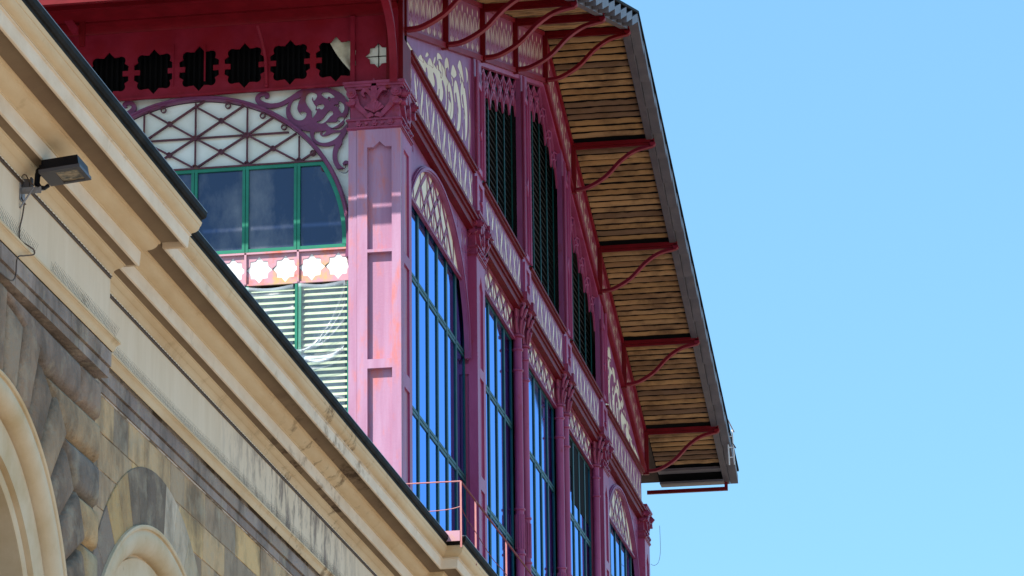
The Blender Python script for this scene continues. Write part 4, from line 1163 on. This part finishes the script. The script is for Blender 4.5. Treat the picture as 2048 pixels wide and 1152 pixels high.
# ================================================================== SMALL THINGS
# floodlight on its wall bracket
FX, FY, FZ = 1.245, -20.6, 9.95
fl = empty('floodlight', (FX, FY, FZ))
tag(fl, 'black rectangular floodlight with grey rim angled down on its wall bracket', 'floodlight')
def L(mb, name, mat, par, sm=False):
    o = mb.build(name, M[mat], par, sm); o.matrix_parent_inverse = Matrix.Translation(-Vector((FX, FY, FZ))); return o
def rb(b, c, size, rx=0, ry=0, rz=0, tz=0.0):     # rotated box, tz tapers the top
    m = Matrix.Rotation(rz, 3, 'Z') @ Matrix.Rotation(ry, 3, 'Y') @ Matrix.Rotation(rx, 3, 'X')
    vs = []
    for a in (-.5, .5):
        for bb in (-.5, .5):
            for c_ in (-.5, .5):
                k = 1-tz if c_ > 0 else 1
                vs.append(Vector(c)+m @ Vector((a*size[0]*k, bb*size[1]*k, c_*size[2])))
    b.add(vs, [(0, 1, 3, 2), (4, 6, 7, 5), (0, 4, 5, 1), (2, 3, 7, 6), (0, 2, 6, 4), (1, 5, 7, 3)])
# local frame of the lamp head
rotm = Matrix.Rotation(R(-5.6), 3, 'Y')
HC = Vector((1.56, -20.6, 10.055))
def hb(b, x0, x1, y0, y1, z0, z1, tap=0):
    vs = []
    for a in (x0, x1):
        for c_ in (y0, y1):
            for z in (z0, z1):
                k = 1-tap if z == z1 else 1
                vs.append(HC+rotm @ Vector((a*k, c_*k, z)))
    b.add(vs, [(0, 1, 3, 2), (4, 6, 7, 5), (0, 4, 5, 1), (2, 3, 7, 6), (0, 2, 6, 4), (1, 5, 7, 3)])
h = MB(); hb(h, -.135, .14, -.14, .15, .0, .075, .05); hb(h, -.165, -.12, -.08, .08, .01, .06)
for k in range(6): hb(h, -.11+k*.04, -.102+k*.04, -.12, .13, .072, .080)
L(h, 'housing', 'lampblack', fl)
g2 = MB(); hb(g2, -.15, .15, -.155, -.105, -.026, -.002); hb(g2, -.15, .15, .12, .155, -.026, -.002); hb(g2, -.15, -.045, -.1049, .1199, -.026, -.002); hb(g2, .115, .15, -.1049, .1199, -.026, -.002)
L(g2, 'rim', 'lampgrey', fl)
g3 = MB(); hb(g3, -.045, .115, -.105, .12, -.018, -.010); L(g3, 'lens', 'lampglass', fl)
yk = MB(); yk.tube([(1.375, FY, 9.955), (1.355, FY, 9.99), (1.36, FY, 10.06), (1.385, FY, 10.09), (1.415, FY, 10.075)], .022, 8)
yk.tube([(1.37, FY-.03, 9.955), (1.42, FY-.02, 9.945), (1.44, FY, 9.97)], .016, 8); yk.ball((1.375, FY, 10.075), .034, 10)
L(yk, 'yoke', 'lampblack', fl, True)
br = MB(); br.box(FX, 1.40, FY-.035, FY+.035, 9.945, 9.953); br.box(FX, 1.40, FY-.042, FY-.0355, 9.905, 9.953); br.box(FX, FX+.008, FY-.06, FY+.06, 9.86, 9.99)
L(br, 'wall_bracket', 'steel', fl)
st_ = MB(); st_.tube([(1.345, FY-.045, 9.945), (FX+.004, FY-.045, 9.80)], .007, 6); L(st_, 'strut', 'steel', fl)
jb = MB(); jb.box(FX+.02, FX+.062, FY-.03, FY+.03, 9.955, 10.02); jb.box(FX+.068, FX+.08, FY-.03, FY+.02, 9.955, 10.03); L(jb, 'junction_box', 'lampgrey', fl)
cb = MB(); cb.tube(cat([(1.345, FY-.03, 9.965), (1.31, FY-.04, 10.0), (1.285, FY-.04, 10.045), (1.258, FY-.04, 10.04), (1.252, FY-.04, 9.98), (1.25, FY-.03, 9.90), (1.27, FY-.03, 9.85), (1.285, FY-.02, 9.83)], 6), .0045, 6); L(cb, 'cable_loop', 'wire', fl, True)
# cable that drops from the lamp over the string course and runs along the stone
c1 = MB()
c1.tube(cat([(1.275, -20.62, 9.86), (1.262, -20.62, 9.75), (1.256, -20.66, 9.64), (1.262, -20.66, 9.56), (1.330, -20.66, 9.505), (1.353, -20.62, 9.488), (1.345, -20.60, 9.462), (1.31, -20.70, 9.425), (1.288, -20.80, 9.38), (1.285, -20.82, 9.25), (1.28, -20.90, 9.185), (1.268, -21.1, 9.178), (1.262, -21.6, 9.176), (1.262, -23.5, 9.176)], 6), .0055, 6)
tag(c1.build('cable', M['wire'], None, True), 'brown cable hanging below the floodlight over the pale ledge', 'cable')
# bead cable strung under the cornice, one run per stretch of wall
def bead_run(x, ya, yb, lab):
    t = empty('beaded_cable', (x, ya, 10.01)); tag(t, lab, 'cable', 'beaded cables strung under the cornice')
    z = 10.004; a = MB(); N = 40
    a.tube([(x+.012, ya+(yb-ya)*i/N, z+random.uniform(-.002, .002)) for i in range(N+1)], .0035, 5)
    a.box(x-.004, x+.006, ya, yb, z-.016, z+.012)
    o = a.build('cable', M['wire'], t); o.matrix_parent_inverse = Matrix.Translation(-t.location)
    b = MB(); y = ya+.05
    while y < yb-.06:
        b.tube([(x+.0165, y, z), (x+.0165, y+.045, z)], .0034, 5); y += .075
    b_ = b.build('white_sleeves', M['whitewire'], t); b_['kind'] = 'stuff'; b_.matrix_parent_inverse = Matrix.Translation(-t.location)
bead_run(1.252, -24.0, YA-.02, 'white beaded brown cable under the cornice beside the floodlight')
bead_run(1.116, YA+.02, YB-.02, 'white beaded brown cable along the recessed wall, the longer run')
# bird spikes
def spike_strip():
    t = empty('bird_spikes', (0, 0, 0))
    a = MB(); a.box(-.012, .012, 0, .98, 0, .006); a.build('base_strip', M['spike'], t)
    s = MB(); rnd = random.Random(3); y = .01
    while y < .97:
        for tilt, hh in ((.30, .095), (-.10, .10)):
            dy = rnd.uniform(-.006, .006)
            s.tube([(0, y, .004), (tilt*hh, y+dy, .004+hh)], [.0011, .0008], 3)
            y += .0165
    s.build('spikes', M['spike'], t)['kind'] = 'stuff'
    return t
proto = spike_strip()
def xledge(y): return 1.30 if y < YA+.02 else 1.145
runs = [(-24.0, 'string course left of the floodlight'), (-22.4, ''), (-21.35, ''), (-20.25, ''), (-19.2, '')]
ys = [-22.45, -21.42, -20.02, -19.22] + [YA+.06+1.0*k for k in range(13)]
seg_lab = ['bird spikes on the ledge at the left picture edge', 'bird spikes on the ledge below the floodlight', 'bird spikes in the gap right of the hanging cable', 'bird spikes at the projecting corner of the ledge']
first = True
ordw = ['first', 'second', 'third', 'fourth', 'fifth', 'sixth', 'seventh', 'eighth', 'ninth', 'tenth', 'eleventh', 'twelfth', 'thirteenth']
for i, y in enumerate(ys):
    if first: t = proto; first = False
    else:
        t = proto.copy(); COL.objects.link(t)
        for ch in proto.children:
            c = ch.copy(); COL.objects.link(c); c.parent = t
    near = y < YA
    t.location = (1.292 if near else 1.135, y, 9.492 if near else 9.497)
    t.rotation_euler = (0, random.uniform(.10, .2), 0)
    lab = seg_lab[i] if near else '%s strip of thin wire bird spikes right of the ledge corner' % ordw[i-4]
    tag(t, lab, 'bird spikes', 'bird spikes along the ledge')
# terrace railing on the stone roof
rl_ = empty('roof_railing', (1.80, -5.95, 10.6)); tag(rl_, 'thin pink metal railing on the roof edge before the tall windows', 'railing')
def Q(mb, n, m, sm=False):
    o = mb.build(n, M[m], rl_, sm); o.matrix_parent_inverse = Matrix.Translation(-rl_.location); return o
rx, ry, zt = 1.81, -5.98, 11.285
for (x, y) in ((rx, ry), (rx, ry+.93), (rx, ry+3.0), (rx, ry+5.2), (rx, ry+7.4), (rx-.9, ry)):
    p = MB(); p.box(x-.010, x+.010, y-.005, y+.005, 10.55, zt); Q(p, 'post', 'pinkrail')
p = MB(); p.tube([(rx-1.1, ry, zt), (rx, ry, zt)], .008, 6); Q(p, 'side_rail', 'pinkrail')
p = MB(); p.tube([(rx, ry, zt), (rx, ry+9, zt)], .013, 6); Q(p, 'top_rail', 'red')
p = MB(); p.tube(cat([(rx-1.1, ry, zt-.33), (rx-.5, ry, zt-.325), (rx-.15, ry, zt-.31), (rx, ry, zt-.28)], 5), .005, 6); Q(p, 'side_wire', 'pinkrail')
p = MB(); p.tube(cat([(rx, ry, zt-.28), (rx, ry+.3, zt-.33), (rx, ry+.93, zt-.36), (rx, ry+2, zt-.42), (rx, ry+3.0, zt-.40), (rx, ry+5.2, zt-.42), (rx, ry+7.4, zt-.42)], 5), .005, 6); Q(p, 'long_wire', 'red')
p = MB(); p.box(rx-.27, rx-.012, ry-.012, ry, 10.62, 10.735); Q(p, 'kick_plate', 'sunpaint')
# clear plastic sheets over the blinds
def sheet(x0, x1, zt_, zb_, folds, lab, seed):
    rnd = random.Random(seed); b = MB(); nx, nz = 44, 150; P = []; FO = []
    for j in range(nz+1):
        for i in range(nx+1):
            u = i/nx; v = j/nz; x = x0+(x1-x0)*u; z = zt_+(zb_-zt_)*v
            d = .012*math.sin(6*v*pi+2*u)+.006*math.sin(23*v+9*u)
            fo = 0
            for (cx, cz, k, amp, w_) in folds:
                q = (v-(cz+k*(u-cx)**2)) ; d += amp*math.exp(-(q/w_)**2); fo += 1.3*amp/.05*math.exp(-(q/w_/.6)**2)
            sag = .035*math.sin(pi*u)*(1-v)**6
            P.append((x, GA-.085-d, z-sag)); FO.append(min(1, fo+(.5 if v < .02 else 0)+(.15 if rnd.random() < .05 else 0)))
    fs = [(j*(nx+1)+i, j*(nx+1)+i+1, (j+1)*(nx+1)+i+1, (j+1)*(nx+1)+i) for j in range(nz) for i in range(nx)]
    b.add(P, fs); b.t = [tuple([max(.001, sum(FO[q] for q in f)/4)]*3) for f in fs]; o = b.build('plastic_sheet', M['plastic'], None, True)
    tag(o, lab, 'plastic sheet', 'clear plastic sheets over the blinds')
f1 = [(0, .37, -.33, .035, .010), (0, .37, -.24, .04, .011), (0, .375, -.17, .03, .008), (0, .36, -.28, .02, .006), (.45, .425, -.22, .05, .016), (.45, .40, -.14, .03, .010), (.4, .46, -.2, .02, .008), (.5, .60, .1, .02, .01)]
sheet(-1.375, -.76, 15.535, 13.0, f1, 'creased clear plastic sheet over the blind beside the pink pier', 1)
sheet(-2.07, -1.44, 15.52, 13.3, [(.5, .05, .05, .012, .012), (.9, .14, .05, .012, .01)], 'smoother clear plastic sheet over the blind further from the pink pier', 2)
# torn sheet caught in the star opening above the arch
b = MB(); P = []; nx, nz = 10, 12
for j in range(nz+1):
    v = j/nz; z = 18.93-.62*v
    xl = -1.02+.22*v+.18*v*v; xr = -.60
    for i in range(nx+1):
        u = i/nx; P.append((xl+(xr-xl)*u, .13+.018*math.sin(9*u+5*v)+.012*math.sin(14*v), z+.03*math.sin(5*u)))
b.add(P, [(j*(nx+1)+i, j*(nx+1)+i+1, (j+1)*(nx+1)+i+1, (j+1)*(nx+1)+i) for j in range(nz) for i in range(nx)])
tag(b.build('torn_sheet', M['fabric'], None, True), 'torn cream sheet hanging behind the star opening next to the capital', 'sheet')
# white access ladder and dark stays at the far roof corner
ld = empty('roof_ladder', (1.56, 25.5, 19.3)); tag(ld, 'small white ladder standing at the far corner of the roof', 'ladder')
def K_(mb, n, m):
    o = mb.build(n, M[m], ld); o.matrix_parent_inverse = Matrix.Translation(-ld.location); return o
for x, z1 in ((1.52, 19.98), (1.62, 19.85)):
    p = MB(); p.tube([(x+.03, 25.5, 19.15), (x, 25.5, z1)], .016, 6); K_(p, 'rail', 'white')
for z in (19.3, 19.5, 19.72):
    p = MB(); p.tube([(1.47 if z > 19.6 else 1.53, 25.5, z), (1.64, 25.5, z)], .012, 6); K_(p, 'rung', 'white')
p = MB(); p.tube([(1.38, 25.5, 20.42), (1.66, 25.5, 19.80)], .012, 6); p.tube([(1.6, 25.5, 19.62), (1.68, 25.5, 19.48)], .016, 6); K_(p, 'stay', 'wire')
p = MB(); p.ball((1.415, 25.5, 20.28), .035, 8, (1, 1, 1.3)); K_(p, 'joint', 'steel')
# loose wire at the last capital
w_ = MB(); w_.tube(cat([(.20, 25.12, 17.92), (.205, 25.12, 17.6), (.20, 25.12, 17.38), (.16, 25.12, 17.2), (.08, 25.12, 17.14), (.01, 25.12, 17.17)], 6), .004, 5)
tag(w_.build('loose_wire', M['wire'], None, True), 'thin wire looping down from the farthest capital against the sky', 'wire')
